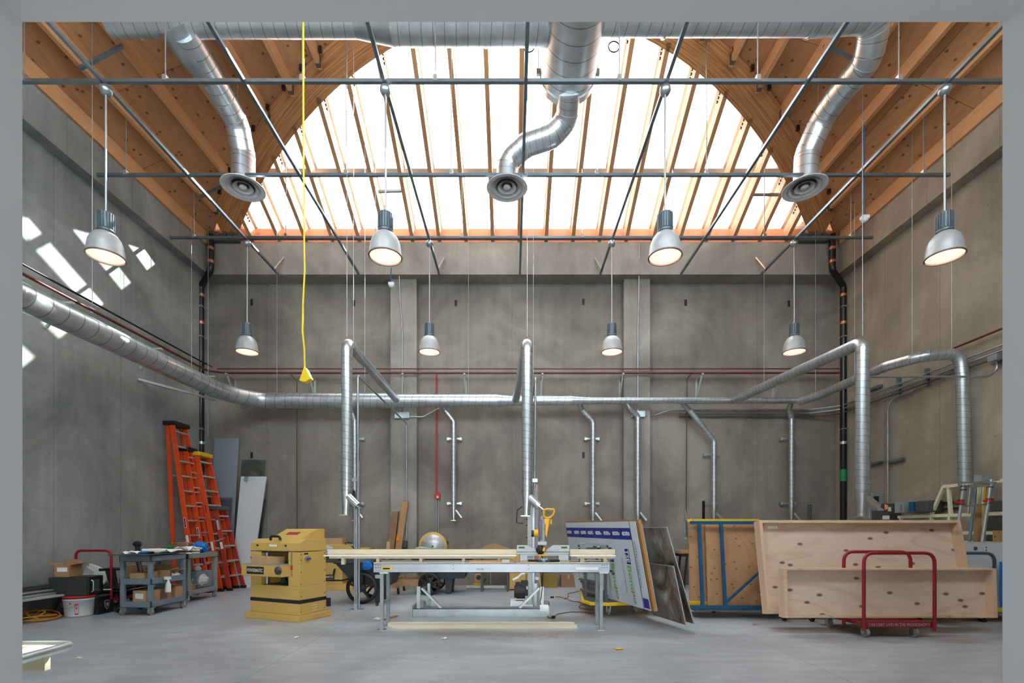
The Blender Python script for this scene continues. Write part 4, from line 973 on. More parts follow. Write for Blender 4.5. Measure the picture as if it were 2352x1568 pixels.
# load of the cart shelves
carton('cardboard_box', 'tan cardboard box with black printing at the front of the middle cart shelf', (-5.43, 7.14, .475), (.22, .26, .13), -.05, CARDL)
solo('paper_stack', MB().box(-5.58, -5.26, 6.965, 7.18, .455, .474), PAPER, 'flat white paper stack under the tan box on the middle shelf', 'paper')
carton('cardboard_box', 'open brown cardboard box tipped on the middle shelf of the blue grey cart', (-5.36, 7.42, .46), (.22, .24, .16), .5, CARD, flaps=True)
carton('cardboard_box', 'cardboard tray with raised flap at the far end of the middle shelf', (-5.34, 7.60, .46), (.2, .12, .14), .1, CARDL, flaps=True)
mess('paper_stack', 'crumpled white paper on the middle shelf', (-5.26, 7.50, .47), sz=(.12, .2, .1), seed=8)
carton('cardboard_box', 'tilted cardboard box with a barcode sticker on the bottom shelf', (-5.38, 7.12, .13), (.24, .22, .22), -.25, CARDL, lab=True)
carton('cardboard_box', 'narrow upright brown box behind the tilted box on the bottom shelf', (-5.30, 7.33, .13), (.20, .12, .21), .1, CARD)
carton('cardboard_box', 'square brown box at the far end of the bottom shelf', (-5.30, 7.55, .13), (.22, .18, .22), 0, CARD)
solo('padded_envelope', MB().blob((-5.42, 7.04, .145), (.15, .07, .025), 21, .06, 16, 6), CREAM, 'cream padded envelope lying on the bottom shelf front', 'envelope')
t = thing('spray_bottle', 'white spray bottle hanging by its trigger from the middle shelf rim', 'bottle', (-5.14, 7.22, .3))
MB().lathe([(.0, .0), (.036, .0), (.038, .02), (.038, .11), (.016, .17), (.013, .19)], (-5.135, 7.22, .30), 16).build('bottle_body', PAPER, t)
MB().prism([V(-5.15, 7.16, .49), V(-5.15, 7.27, .49), V(-5.15, 7.25, .53), V(-5.15, 7.15, .54)], (.03, 0, 0)).build('spray_head', PAPER, t)
MB().tube(fillet([V(-5.135, 7.17, .50), V(-5.135, 7.15, .45), V(-5.135, 7.16, .41)], .02), .006, 6).build('trigger', GREEN, t)
# load of second cart
solo('blue_bag', MB().blob((-5.56, 8.62, .92), (.13, .14, .10), 31, .16, 18, 10), BLUEB, 'crumpled bright blue plastic bag on the tan grey cart', 'bag')
carton('cardboard_box', 'small brown box on the tan grey cart beside the blue bag', (-5.62, 8.38, .76), (.14, .14, .16), .3, CARD, tape=False)
carton('white_carton', 'small white carton on the tan grey cart, left of the blue bag', (-5.53, 8.44, .76), (.10, .1, .15), -.2, PAPER, tape=False)
mess('paper_stack', 'papers along the rim of the tan grey cart', (-5.60, 8.25, .80), sz=(.2, .2, .04), seed=15)
carton('plastic_tub', 'grey plastic tub on the lower tray of the tan grey cart', (-5.62, 8.60, .22), (.3, .42, .28), 0, CARTG, tape=False, cat='tub')
solo('clear_bag', MB().blob((-5.55, 8.56, .35), (.14, .18, .12), 33, .12, 16, 9), PAPG, 'crumpled pale plastic bag in the lower part of the tan grey cart', 'bag')
carton('cardboard_box', 'open cardboard box leaning at the front of the lower tray of the tan grey cart', (-5.60, 8.30, .14), (.26, .16, .15), .2, CARDL, flaps=True)
solo('lamp_head', MB().lathe([(.0, .0), (.05, .0), (.06, .05), (.03, .09), (.0, .1)], (-5.60, 8.62, .50), 14), PAPG, 'small round white fitting on top of the grey tub', 'fitting')
# ladders
def ladder(label, y0, yt, wb, wt, xb, xr, xt, h, m, cap, capname, rungs, stickers=(), rail=.085):
    t = thing('step_ladder', label, 'ladder', (xb, y0, 0), 0, 'orange step ladders leaning in the back left corner')
    zc = h - .05
    for yy_b, yy_t in ((y0, yt), (y0 + wb, yt + wt)):
        MB().beam((xb, yy_b, .02), (xt + .02, yy_t, zc), .03, rail, (1, 0, 0)).build('front_rail', m, t)
        MB().beam((xr, yy_b + .02, .02), (xt - .07, yy_t + .01, zc), .03, rail * .75, (1, 0, 0)).build('rear_rail', m, t)
        MB().cbox((xb, yy_b, .03), (.10, .06, .06)).build('foot', BLK, t); MB().cbox((xr, yy_b + .02, .03), (.08, .05, .06)).build('foot', BLK, t)
    for k in range(rungs):
        f = (k + .9) / (rungs + .4); z = .02 + (zc - .02) * f; x = xb + (xt + .02 - xb) * f; ya = y0 + (yt - y0) * f; yb = y0 + wb + (yt + wt - y0 - wb) * f
        MB().box(x - .04, x + .045, ya, yb, z - .014, z + .014).build('rung', ALU, t)
    for k in range(2):
        f = .3 + .4 * k; z = zc * f; x = xr + (xt - .07 - xr) * f; ya = y0 + (yt - y0) * f; yb = y0 + wb + (yt + wt - y0 - wb) * f
        MB().box(x - .015, x + .015, ya, yb, z - .015, z + .015).build('rear_brace', ALU, t)
    MB().box(xt - .14, xt + .10, yt - .04, yt + wt + .04, zc - .03, h).build('top_cap', cap, t, bev=.012)
    for f, w, hh, mm, nm in stickers:
        z = zc * f; x = xb + (xt + .02 - xb) * f; ya = y0 + (yt - y0) * f - .018
        MB().cbox((x, ya, z), (w, .003, hh), 0, 0, math.atan2(xt - xb, zc)).build(nm, mm, t)
    return t
STK = [(.32, .045, .18, PAPER, 'white_label'), (.22, .04, .14, NAVY, 'blue_label'), (.42, .035, .2, PAPER, 'brand_label'), (.42, .022, .18, NAVY, 'brand_lettering')]
ladder('tallest orange step ladder with a black top cap, leaning against the left wall', 9.20, 9.22, .62, .36, -6.02, -6.42, -6.50, 3.31, ORG, BLK, 'black', 11, STK)
ladder('second tallest orange step ladder with a black top cap, beside the yellow capped one', 9.50, 9.50, .55, .22, -5.96, -6.10, -6.44, 2.86, ORG, BLK, 'black', 9, STK)
ladder('orange step ladder with a bright yellow top cap', 9.68, 9.68, .56, .36, -5.83, -5.97, -6.33, 2.80, ORG, YEL2, 'yellow', 9, [(.33, .045, .18, PAPER, 'white_label'), (.20, .04, .14, PAPER, 'white_label'), (.60, .012, .16, BLK, 'black_lettering')])
ladder('shortest red orange step ladder with a grey top cap in front of the leaning sheets', 9.80, 9.86, .50, .30, -5.72, -5.93, -6.06, 1.72, ORGD, DKGR, 'grey', 5, [(.80, .05, .20, STEELG, 'white_label'), (.55, .05, .14, PAPER, 'white_label')])
ch = MB()
pts = [V(-6.30, 9.12, 1.05), V(-6.1, 9.10, .98), V(-5.95, 9.4, .98), V(-5.86, 9.62, 1.02), V(-5.78, 9.76, 1.08)]
fp = fillet(pts, .1, 6)
for i in range(len(fp) - 1):
    n_ = max(1, int((fp[i + 1] - fp[i]).length / .03))
    for k in range(n_): 
        p = fp[i].lerp(fp[i + 1], k / n_); ch.cbox(p, (.03, .012, .016), k * 1.57, (k % 2) * 1.57)
solo('chain', ch, GALP, 'steel chain wrapped round the orange ladders', 'chain')
# leaning sheets
def sheet(name, label, pts, m, th=.012, cat='sheet', bev=0):
    a, b, c, d = [Vector(p) for p in pts]; n = (b - a).cross(d - a).normalized()
    return solo(name, MB().prism([a, b, c, d], n * -th), m, label, cat, bev=bev)
sheet('plastic_sheet', 'tall blue grey sheet leaning on the back wall behind the ladders', [V(-6.66, 10.52, 0), V(-6.12, 10.52, 0), V(PX(548, 10.78), 10.80, 3.28), V(PX(492, 10.78), 10.80, 3.28)], SHEETB)
sheet('glass_sheet', 'greenish clear glass sheet behind the white leaning sheet', [V(-6.10, 10.50, 0), V(-5.50, 10.50, 0), V(PX(606, 10.7), 10.78, 2.80), V(PX(551, 10.7), 10.78, 2.80)], GLASSG)
sheet('plastic_wrap', 'crumpled clear plastic wrap hanging over the glass sheet', [V(-5.84, 10.5, 2.3), V(-5.74, 10.46, 2.25), V(-5.66, 10.5, 2.62), V(-5.74, 10.5, 2.66)], POLY, .004, 'wrap')
sheet('plastic_sheet', 'low translucent sheet leaning behind the shortest ladder', [V(-6.60, 10.30, 0), V(-6.10, 10.30, 0), V(-6.14, 10.62, 1.95), V(-6.62, 10.62, 1.95)], POLY)
sheet('white_sheet', 'long white sheet leaning to the right on the back wall', [V(PX(530, 10.32), 10.32, 0), V(PX(574, 10.32), 10.32, 0), V(PX(610, 10.6), 10.64, 2.41), V(PX(551, 10.6), 10.64, 2.41)], SHEETW, .03)
sheet('plastic_sheet', 'clear thin sheet just behind the right edge of the long white sheet', [V(PX(560, 10.4), 10.42, 0), V(PX(586, 10.4), 10.42, 0), V(PX(606, 10.6), 10.70, 1.9), V(PX(580, 10.6), 10.70, 1.9)], POLY, .006)
# ================================================================== planer
C0 = V(-2.82, 6.39, 0); ex = V(-.9222, .3867, 0); ey = V(.3867, .9222, 0)
ang = math.atan2(-.3867, .9222)
t = thing('thickness_planer', 'large mustard yellow thickness planer standing alone on the floor', 'machine', C0 + ex * .5 + ey * .28, ang)
# local: x to the right (toward C0), y back.   s = distance from right corner
def L(x0, x1, y0, y1, z0, z1): return MB().box(.5 - x1, .5 - x0, y0 - .28, y1 - .28, z0, z1)
BW = .93
m_ = L(0, 1.008, 0, .60, 0, .085); m_.build('base', YEL, t, True, bev=.008)
pl_ = MB(); X0, X1 = .5 - .95, .5 - .04; Y0, Y1 = .05 - .28, .53 - .28
# lower body, opening in front
ox0, ox1 = X0 + .20, X1 - .20
pl_.box(X0, X1, Y0, Y1, .085, .24).box(X0, X1, Y0, Y1, .285, .47).box(X0, ox0, Y0, Y1, .47, .93).box(ox1, X1, Y0, Y1, .47, .93).box(ox0, ox1, Y1 - .03, Y1, .47, .93)
pl_.build('lower_body', YEL, t, True, bev=.006)
MB().box(X0 - .004, X1 + .004, Y0 - .004, Y1 + .004, .24, .285).build('black_band', BLK, t, True)
MB().box(ox0 + .01, ox1 - .01, Y0 + .02, Y1 - .03, .46, .475).build('opening_floor', DKGR, t, True)
hd = MB().prism([(X0, Y0, .94), (X0, Y0, 1.05), (X0, Y0 + .10, 1.105), (X0, Y1, 1.105), (X0, Y1, .94)], (X1 - X0, 0, 0)).build('head_cover', YEL, t, True, bev=.006)
MB().prism([(X0 + .24, Y0 + .12, 1.105), (X0 + .24, Y0 + .40, 1.245), (X0 + .24, Y1 + .08, 1.245), (X0 + .24, Y1 + .08, .95)], (X1 - X0 - .34, 0, 0)).build('chip_hood', YEL, t, True, bev=.005)
MB().cbox((X0 + .52, Y0 + .262, 1.181), (.22, .07, .004), 0, math.radians(26.5)).build('warning_sticker', plain('sticker_red', (156, 60, 50), .5), t, True)
MB().tube(fillet([V(X0 + .35, Y0 + .03, 1.09), V(X0 + .37, Y0 + .02, 1.14), V(X0 + .52, Y0 + .02, 1.14), V(X0 + .54, Y0 + .03, 1.09)], .03), .018, 10).build('hood_handle', BLK, t, True)
MB().box(X0 + .36, X0 + .50, Y0 - .004, Y0, 1.0, 1.03).build('label_plate', PAPER, t, True)
for x in (X0 + .14, X1 - .24): MB().cyl((x, Y0 + .005, 1.015), (x, Y0 - .012, 1.015), .014, 12).build('knob', BLK, t, True)
for x in (ox0 + .04, ox1 - .04): MB().cyl((x, Y0 + .07, .475), (x, Y0 + .07, .94), .022, 14).build('column', GAL, t, True)
MB().box(ox0 + .02, ox1 - .02, Y0 + .005, Y0 + .05, .915, .94).build('opening_lip', BLK, t, True)
MB().box(X0 - .01, ox1 + .03, Y0 - .14, Y1 - .10, .60, .755).build('table', YEL, t, True, bev=.006)
MB().box(X0 - .01, ox1 + .03, Y0 - .14, Y1 - .10, .755, .765).build('table_surface', ALU, t, True)
MB().box(X0 + .10, X0 + .42, Y0 - .144, Y0 - .14, .63, .73).build('name_plate', BLK, t, True)
M_ = WM[t.name]
text('lettering', 'POWERMATIC', CREAM, M_ @ V(X0 + .115, Y0 - .144, .655), M_.to_3x3() @ V(1, 0, 0), (0, 0, 1), .05, t, .29, .002, .02)
MB().lathe([(.0, .0), (.05, .0), (.055, .03), (.04, .05), (.035, .14), (.05, .16), (.03, .17)], (ox0 + .26, Y0 + .16, .475), 18).build('screw_jack', plain('dark_green_grey', (36, 52, 52), .5), t, True)
hw = MB().lathe([(.0, .0), (.05, .0), (.056, .015), (.05, .03), (.0, .03)], (ox1 + .0, Y0 - .18, .69), 20, 'Y').build('hand_wheel', DKGR, t, True)
MB().cyl((ox1 + .0, Y0 - .14, .69), (ox1 + .0, Y0 - .16, .69), .02, 10).build('shaft', GAL, t, True)
MB().cyl((ox1 + .04, Y0 - .18, .69), (ox1 + .05, Y0 - .24, .66), .012, 8).build('crank_grip', BLK, t, True)
MB().cyl((X0 - .01, Y0 - .05, .68), (X0 - .07, Y0 - .05, .68), .014, 10).build('feed_knob', BLK, t, True)
MB().cbox((ox1 + .07, Y0 - .008, .72), (.02, .02, .06)).build('red_pointer', REDB, t, True); MB().box(ox1 + .055, ox1 + .075, Y0 - .006, Y0, .60, .92).build('depth_scale', GAL, t, True)
MB().cyl((X0 + .04, Y0, .84), (X0 + .04, Y0 - .02, .84), .022, 14).build('stop_button', REDB, t, True)
MB().cyl((X1, Y0 + .12, .84), (X1 + .035, Y0 + .12, .84), .032, 18).build('power_knob', GAL, t, True); MB().cbox((X1 + .05, Y0 + .12, .84), (.03, .05, .014)).build('knob_pointer', NAVY, t, True)
MB().box(X1, X1 + .003, Y0 + .08, Y0 + .15, .895, .915).build('badge', BLK, t, True)
for k in range(3): MB().cbox((X1 + .002, Y0 + .26, .12 + .035 * k), (.008, .10, .010), 0, 0, .3).build('vent_slot', CREAM, t, True)
sc = MB()
for y in (Y0 + .03, Y1 - .03):
    for z in (.13, .34, .5, .66, .82, .9): sc.cbox((X1 + .002, y, z), (.004, .012, .012))
sc.build('screws', BLK, t, True)
MB().box(X1 + .0, X1 + .05, Y1 + .002, Y1 + .04, .14, .26).build('power_box', BLK, t, True)
sm_ = MB().box(X0 - .001, X1 + .002, Y0 - .001, Y0 + .004, .932, .939); sm_.build('seam', DKGR, t, True)
p_ = M_ @ V(X0 + .30, Y0 + .03, .765)
carton('cardboard_box', 'flat cardboard box lying on the table of the yellow planer', p_, (.36, .26, .10), ang - .12, CARDL)
# ================================================================== machines in the background
def cabinet_machine(label, px0, px1, pyt, pyb, d, name_px=None):
    x0, x1 = PX(px0, d), PX(px1, d); zt = PZ(pyt, d); t = thing('shop_machine', label, 'machine', ((x0 + x1) / 2, d + .3, 0))
    return t, x0, x1, zt
t, x0, x1, zt = cabinet_machine('mustard yellow cabinet machine behind the planer, partly hidden by it', 700, 800, 1262, 1355, 9.9)
MB().box(x0, x1 + .1, 9.86, 10.5, 0, .13).build('base', YEL, t, bev=.006)
MB().box(x0, x1 - .12, 9.9, 10.45, .13, .56).build('cabinet', YEL, t, bev=.006)
MB().box(x0 - .004, x1 - .11, 9.89, 10.46, .185, .215).build('black_band', BLK, t)
MB().box(x0, x1 - .2, 9.93, 10.4, .56, .74).build('trunnion_box', DKGR, t)
MB().box(x0 - .1, x1 + .02, 9.8, 10.5, .74, .77).build('machine_table', ALU, t)
MB().box(x0, x1 + .05, 10.1, 10.45, .77, .93).build('hood', YEL, t, bev=.02)
MB().tube(fillet([V(x1 - .12, 10.05, .93), V(x1 - .11, 10.05, .97), V(x1 + .03, 10.05, .97), V(x1 + .04, 10.05, .93)], .02), .01, 8).build('hood_handle', BLK, t)
MB().box(PX(726, 9.88), PX(767.5, 9.88), 9.892, 9.898, .225, .32).build('name_plate', BLK, t)
text('lettering', 'POWERMATIC', CREAM, V(PX(729, 9.88), 9.89, .25), (1, 0, 0), (0, 0, 1), .045, t, PX(765, 9.88) - PX(729, 9.88), .002, .02)
MB().cyl(P(766, 1318, 9.85), P(769, 1306, 9.83), .02, 8).build('lever', BLK, t)
carton('cardboard_box', 'light brown carton on top of the machine behind the planer', V(PX(765, 10.3), 10.28, .93), (.5, .25, .13), 0, CARDL, tape=False)
solo('plastic_wrap', MB().blob(V(PX(752, 9.95), 9.97, .84), (.12, .05, .07), 41, .15), PAPG, 'crumpled clear wrap on the machine behind the planer', 'wrap')
t = thing('bench_grinder', 'small mustard machine top with silver lever seen behind the left steel post', 'machine', P(842, 1280, 10.2))
MB().box(PX(828, 10.2), PX(857, 10.2), 10.1, 10.4, PZ(1345, 10.2) + .0 if False else .0, PZ(1262, 10.2)).build('pedestal', YEL, t, bev=.01)
MB().box(PX(826, 10.2), PX(853, 10.2), 10.05, 10.4, PZ(1262, 10.2), PZ(1257, 10.2)).build('cap', YEL, t)
MB().cyl(P(804, 1254, 9.9), P(812, 1250, 9.9), .02, 8).build('lever_grip', GALP, t); MB().tube([P(808, 1254, 9.95), P(816, 1262, 10.0), P(830, 1266, 10.1)], .012, 6).build('lever', BLK, t)
# tilt carts
def tilt_cart(label, x0, x1, ytop, zrim, ztub, d0, d1, wx, wr, wy, spokes, legx):
    t = thing('tilt_cart', label, 'cart', ((x0 + x1) / 2, (d0 + d1) / 2, 0))
    i0, i1 = x0 + (x1 - x0) * .30, x1 - (x1 - x0) * .12
    def tub(o):
        return [V(i0 + o, d0 + .08 + o, ztub), V(i1 - o, d0 + .08 + o, ztub), V(i1 - o, d1 - .08 - o, ztub), V(i0 + o, d1 - .08 - o, ztub), V(x0 + o, d0 + o, zrim), V(x1 - o, d0 + o, zrim), V(x1 - o, d1 - o, zrim), V(x0 + o, d1 - o, zrim)]
    mb = MB(); a = tub(0); b = tub(.02)
    mb._add(a, [(0, 3, 2, 1), (0, 1, 5, 4), (1, 2, 6, 5), (2, 3, 7, 6), (3, 0, 4, 7)])
    for k in range(4): b[k] = b[k] + V(0, 0, .03)
    mb._add(b, [(0, 1, 2, 3), (4, 5, 1, 0), (5, 6, 2, 1), (6, 7, 3, 2), (7, 4, 0, 3)])
    mb._add([a[4], a[5], a[6], a[7], b[4], b[5], b[6], b[7]], [(0, 1, 5, 4), (1, 2, 6, 5), (2, 3, 7, 6), (3, 0, 4, 7)])
    mb.build('tub', CHAR, t)
    MB().tube(fillet([V(x0 - .01, d0, zrim), V(x1, d0, zrim), V(x1, d1, zrim), V(x0 - .01, d1, zrim), V(x0 - .01, d0, zrim)], .04, 3), .018, 8).build('rim', CHAR, t)
    for y in (d0 - .06, d1 + .02):
        w = MB().lathe([(wr * .84, 0), (wr, .0), (wr, .06), (wr * .84, .06), (wr * .80, .03), (wr * .84, 0)], (wx, y, wr), 36, 'Y', False).build('wheel', BLK, t)
        sp = MB()
        for k in range(spokes):
            a_ = 2 * PI * k / spokes + .3; sp.beam((wx, y + .03, wr), (wx + wr * .86 * math.cos(a_), y + .03, wr + wr * .86 * math.sin(a_)), .035, wr * .20, (0, 1, 0))
        sp.lathe([(0, .0), (wr * .25, .0), (wr * .25, .06), (0, .06)], (wx, y, wr), 18, 'Y').build('spokes', BLK, w)
    for y in (d0 + .12, d1 - .18): MB().hexa([(legx - .05, y, 0), (legx + .05, y, 0), (legx + .05, y + .08, 0), (legx - .05, y + .08, 0), (legx - .08, y, ztub + .02), (legx + .08, y, ztub + .02), (legx + .08, y + .08, ztub + .02), (legx - .08, y + .08, ztub + .02)]).build('leg', CHAR, t, bev=.01)
    return t
tc1 = tilt_cart('dark grey two-wheeled tilt cart right of the planer, partly behind the saw table', PX(776, 8.25), PX(915, 8.25), 0, .68, .30, 8.1, 8.75, PX(829, 8.0), .262, 0, 5, PX(868, 8.2))
MB().box(PX(862, 8.1), PX(876, 8.1), 8.09, 8.10, .42, .48).build('name_label', STEELG, tc1)
tilt_cart('dark grey two-wheeled tilt cart behind the middle of the saw table', PX(950, 9.3), PX(1082, 9.3), 0, .68, .30, 9.2, 9.85, PX(986, 9.15), .21, 0, 8, PX(1030, 9.3))
solo('blue_glove', MB().blob(V(PX(843, 8.03), 8.03, .64), (.085, .05, .075), 51, .12), BLUEB, 'bright blue folded cloth at the rim of the left tilt cart', 'cloth')
carton('plastic_tub', 'grey plastic bin above the blue cloth in the left tilt cart', V(PX(836, 8.3), 8.35, .45), (.24, .3, .30), .2, CARTG, tape=False, cat='tub')
t = thing('dolly', 'wooden dolly on black casters between the two tilt carts', 'dolly', (PX(934, 9.2), 9.5, 0))
x0, x1 = PX(900, 9.2), PX(966, 9.2)
MB().box(x0, x1, 9.2, 9.26, .16, .29).build('side_board', PLYT, t); MB().box(x0, x1, 9.86, 9.92, .16, .29).build('side_board', PLYT, t)
MB().box(x0, x0 + .05, 9.26, 9.86, .16, .29).build('end_board', PLYT, t); MB().box(x1 - .05, x1, 9.26, 9.86, .16, .29).build('end_board', PLYT, t)
for x in (x0 + .1, x1 - .08):
    for y in (9.3, 9.8): caster(t, x, y, .06, top=.16, mat=RUB)
# round blade machine
t = thing('disc_machine', 'machine with a large round silver disc in a mustard guard behind the saw table', 'machine', (PX(994, 10.2), 10.3, 0)); c = P(994, 1254, 10.2)
MB().lathe([(.0, .0), (.29, .0), (.30, .01), (.30, .10), (.0, .10)], c, 40, 'Y').build('guard', YEL, t)
dm, nt_, b_ = newmat('brushed_disc'); b_.inputs['Metallic'].default_value = .35
g_ = node(nt_, 'ShaderNodeTexGradient', gradient_type='RADIAL'); g_tc = node(nt_, 'ShaderNodeTexCoord'); g_m = node(nt_, 'ShaderNodeMapping'); g_m.inputs['Rotation'].default_value = (PI / 2, 0, 0)
nt_.links.new(g_tc.outputs['Object'], g_m.inputs[0]); nt_.links.new(g_m.outputs[0], g_.inputs[0])
nt_.links.new(ramp(nt_, noise(nt_, g_.outputs[0], 26, 3), [(0.3, lin((176, 178, 178))), (0.7, lin((226, 228, 226)))]), b_.inputs['Base Color']); b_.inputs['Roughness'].default_value = .34
dk = MB().lathe([(.0, -.012), (.245, -.012), (.245, .0), (.0, .0)], (0, 0, 0), 48, 'Y').build('disc', dm, t, True); dk.location = (c.x - PX(994, 10.2), c.y - 10.3, c.z); 
MB().cyl(c + V(0, -.02, 0), c + V(0, 0, 0), .02, 12).build('hub', DKGR, t)
MB().box(c.x - .12, c.x + .12, 10.3, 10.55, 0, c.z - .1).build('pedestal', YEL, t, bev=.01)
MB().box(c.x - .31, c.x + .31, 9.98, 10.25, c.z - .10, c.z - .07).build('rest_table', DKGR, t); MB().cbox(c + V(.28, .1, .07), (.07, .05, .07)).build('knob', BLK, t)
solo('plastic_wrap', MB().blob(c + V(-.16, -.24, -.04), (.17, .05, .04), 55, .2), PAPG, 'clear wrap draped below the round silver disc', 'wrap')
# cartons leaning on pilaster
for (xb, xt_, yt_, w, d, m, lb, yb) in ((914, 930.5, 1151, 14, 10.45, CARD, 'tallest narrow carton with an orange label leaning on the left pilaster', 1300), (897, 907.5, 1174, 15, 10.5, CARDD, 'middle narrow carton leaning on the left pilaster', 1300), (890.5, 892, 1243, 8, 10.4, CARDL, 'shortest narrow carton leaning on the left pilaster', 1300)):
    w_ = w / F * d; xb_ = PX(xb - (xt_ - xb) * .4, d); xt2 = PX(xt_, d); zt = PZ(yt_, d)
    t = thing('narrow_carton', lb, 'box', (xb_, d, 0), 0, 'narrow cartons leaning on the pilaster')
    MB().hexa([(xb_ - w_ / 2, d - .22, 0), (xb_ + w_ / 2, d - .22, 0), (xb_ + w_ / 2, d - .14, 0), (xb_ - w_ / 2, d - .14, 0), (xt2 - w_ / 2, d, zt), (xt2 + w_ / 2, d, zt), (xt2 + w_ / 2, d + .08, zt), (xt2 - w_ / 2, d + .08, zt)]).build('body', m, t, bev=.004)
    if w == 14:
        q = P(914.5, 1235, d - .14); MB().cbox(q + V(0, -.012, 0), (.07, .004, .12), 0, 0, .12).build('orange_label', ORANGE, t)
t = thing('electric_box', 'small dark grey switch box low on the left pilaster', 'box', P(928, 1252, 10.55)); MB().cbox(P(929, 1250, 10.54), (.12, .1, .16)).build('box', DKGR, t, bev=.006); MB().cbox(P(929, 1262, 10.52), (.09, .08, .10)).build('outlet', BLK, t)
solo('brown_tarp', MB().prism([P(1100, 1264, 9.6), P(1112, 1254, 9.6), P(1136, 1248, 9.6), P(1172, 1262, 9.6), P(1172, 1268, 9.6), P(1100, 1268, 9.6)], (0, .4, 0)), CARD, 'bent brown cardboard piece on a low stack behind the saw table', 'cardboard')
t = thing('work_stand', 'low dark stand carrying the bent cardboard behind the saw table', 'stand', (PX(1136, 9.7), 9.8, 0)); MB().box(PX(1102, 9.6), PX(1170, 9.6), 9.6, 10.0, PZ(1268, 9.6) - .03, PZ(1268, 9.6)).build('stand_top', DKGR, t)
for x in (1106, 1166):
    for y in (9.64, 9.94): MB().box(PX(x, 9.6) - .02, PX(x, 9.6) + .02, y, y + .03, 0, PZ(1268, 9.6) - .03).build('leg', DKGR, t)
# small yellow vise machine, bar, yellow cabinet, boxes
t = thing('pump_unit', 'small yellow and black motor unit on the floor behind the table', 'machine', (PX(1099, 10.3), 10.3, 0))
MB().box(PX(1088, 10.3), PX(1111, 10.3), 10.2, 10.4, 0, .12).build('base', YEL2, t, bev=.008); MB().box(PX(1091, 10.3), PX(1108, 10.3), 10.22, 10.38, .12, .30).build('housing', YEL, t, bev=.01); MB().cyl(P(1099, 1326, 10.2), P(1099, 1326, 10.1), .05, 14).build('motor', BLK, t); MB().beam(P(1108, 1340, 10.15), P(1116, 1328, 10.1), .02, .02).build('lever', BLK, t)
solo('white_roll', MB().cyl(V(PX(1075, 10.35), 10.1, .035), V(PX(1160, 10.35), 10.1, .035), .035, 12), PAPG, 'long pale wrapped roll on the floor at the back wall', 'roll')
t = thing('stand_base', 'thin metal stand with round foot behind the table', 'stand', (PX(1127, 10.4), 10.4, 0)); MB().cyl((PX(1127, 10.4), 10.4, .02), (PX(1127, 10.4), 10.4, .5), .012, 8).build('post', GAL, t); MB().lathe([(0, .0), (.07, .0), (.06, .03), (0, .04)], (PX(1127, 10.4), 10.4, 0), 16).build('foot', GAL, t)
t = thing('shop_machine', 'mustard yellow machine cabinet behind the tall pale column', 'machine', (PX(1200, 10.0), 10.2, 0))
MB().box(PX(1170, 9.9), PX(1214, 9.9), 9.9, 10.4, .02, .42).build('cabinet', YEL, t, bev=.008); MB().box(PX(1166, 9.9), PX(1243, 9.9), 9.9, 10.4, .42, .75).build('upper_body', YEL, t, bev=.008)
MB().beam(P(1238, 1316, 9.85), P(1241, 1345, 9.85), .03, .04).build('leg', YEL, t); MB().box(PX(1166, 9.9), PX(1243, 9.9), 9.88, 9.9, .5, .53).build('trim_strip', BLK, t)
carton('cardboard_box', 'olive brown box on the floor behind the miter saw', V(PX(1262, 10.4), 10.45, 0), (.32, .3, .27), 0, OLIVE, tape=False)
carton('cardboard_box', 'brown box on the floor left of the printed panels', V(PX(1305, 10.5), 10.55, 0), (.33, .3, .27), 0, CARDD)
# ================================================================== saw table
t = thing('saw_table', 'long galvanised saw table on four legs in the middle of the room', 'table', (-.25, 6.08, 0))
ZT = .818; xa, xb = PX(858, 5.9), PX(1400, 5.9)
bm = MB().box(xa, xb, 5.90, 5.905, ZT - .112, ZT).box(xa, xb, 5.90, 5.93, ZT - .112, ZT - .106).box(xa, xb, 5.90, 5.93, ZT - .006, ZT).box(xa, xb, 5.896, 5.90, ZT - .060, ZT - .052)
bm.build('front_rail', GALP if False else plain('galvanised_beam', (168, 176, 182), .42, .6, .1, 4), t)
MB().box(xa, xb, 6.24, 6.245, ZT - .112, ZT).build('rear_rail', MATS['galvanised_beam'], t)
MB().box(xa, xb, 5.89, 6.26, ZT, ZT + .012).build('table_board', PINE, t)
for x, hy in ((PX(876, 5.9), 5.93), (PX(1381.5, 5.9), 5.93)):
    MB().box(x - .02, x + .02, hy - .02, hy + .02, 0.005, ZT - .1).build('leg', GREYP, t)
    MB().box(x - .02, x + .02, 6.20, 6.24, 0.005, ZT - .1).build('leg', GREYP, t)
    MB().beam((x, hy, .33), (x, 6.22, .33), .03, .03).build('leg_brace', GREYP, t)
    MB().cbox((x, hy, .004), (.09, .07, .008)).build('foot_plate', GALP, t); MB().cbox((x, 6.22, .004), (.09, .07, .008)).build('foot_plate', GALP, t)
    MB().cbox((x + .03, 5.92, ZT - .115), (.11, .05, .02)).build('leg_socket', WHITE, t, bev=.006)
hl = MB()
for x in (PX(863, 5.9), PX(869, 5.9), PX(874, 5.9), PX(1383, 5.9), PX(1388, 5.9), PX(1394, 5.9)):
    for z in (ZT - .02, ZT - .05): hl.cyl((x, 5.894, z), (x, 5.90, z), .005, 8)
for px in (1041, 1214):
    for z in (ZT - .02, ZT - .067): hl.cyl((PX(px, 5.9), 5.894, z), (PX(px, 5.9), 5.90, z), .005, 8)
hl.build('bolt_holes', BLK, t)
MB().box(PX(877, 5.9), PX(901, 5.9), 5.892, 5.896, PZ(1309, 5.9), PZ(1301, 5.9)).build('yellow_sticker', YEL2, t)
text('sticker_lettering', 'RAPTOR', BLK, V(PX(880, 5.9), 5.892, PZ(1307, 5.9)), (1, 0, 0), (0, 0, 1), .02, t, .10) if False else None
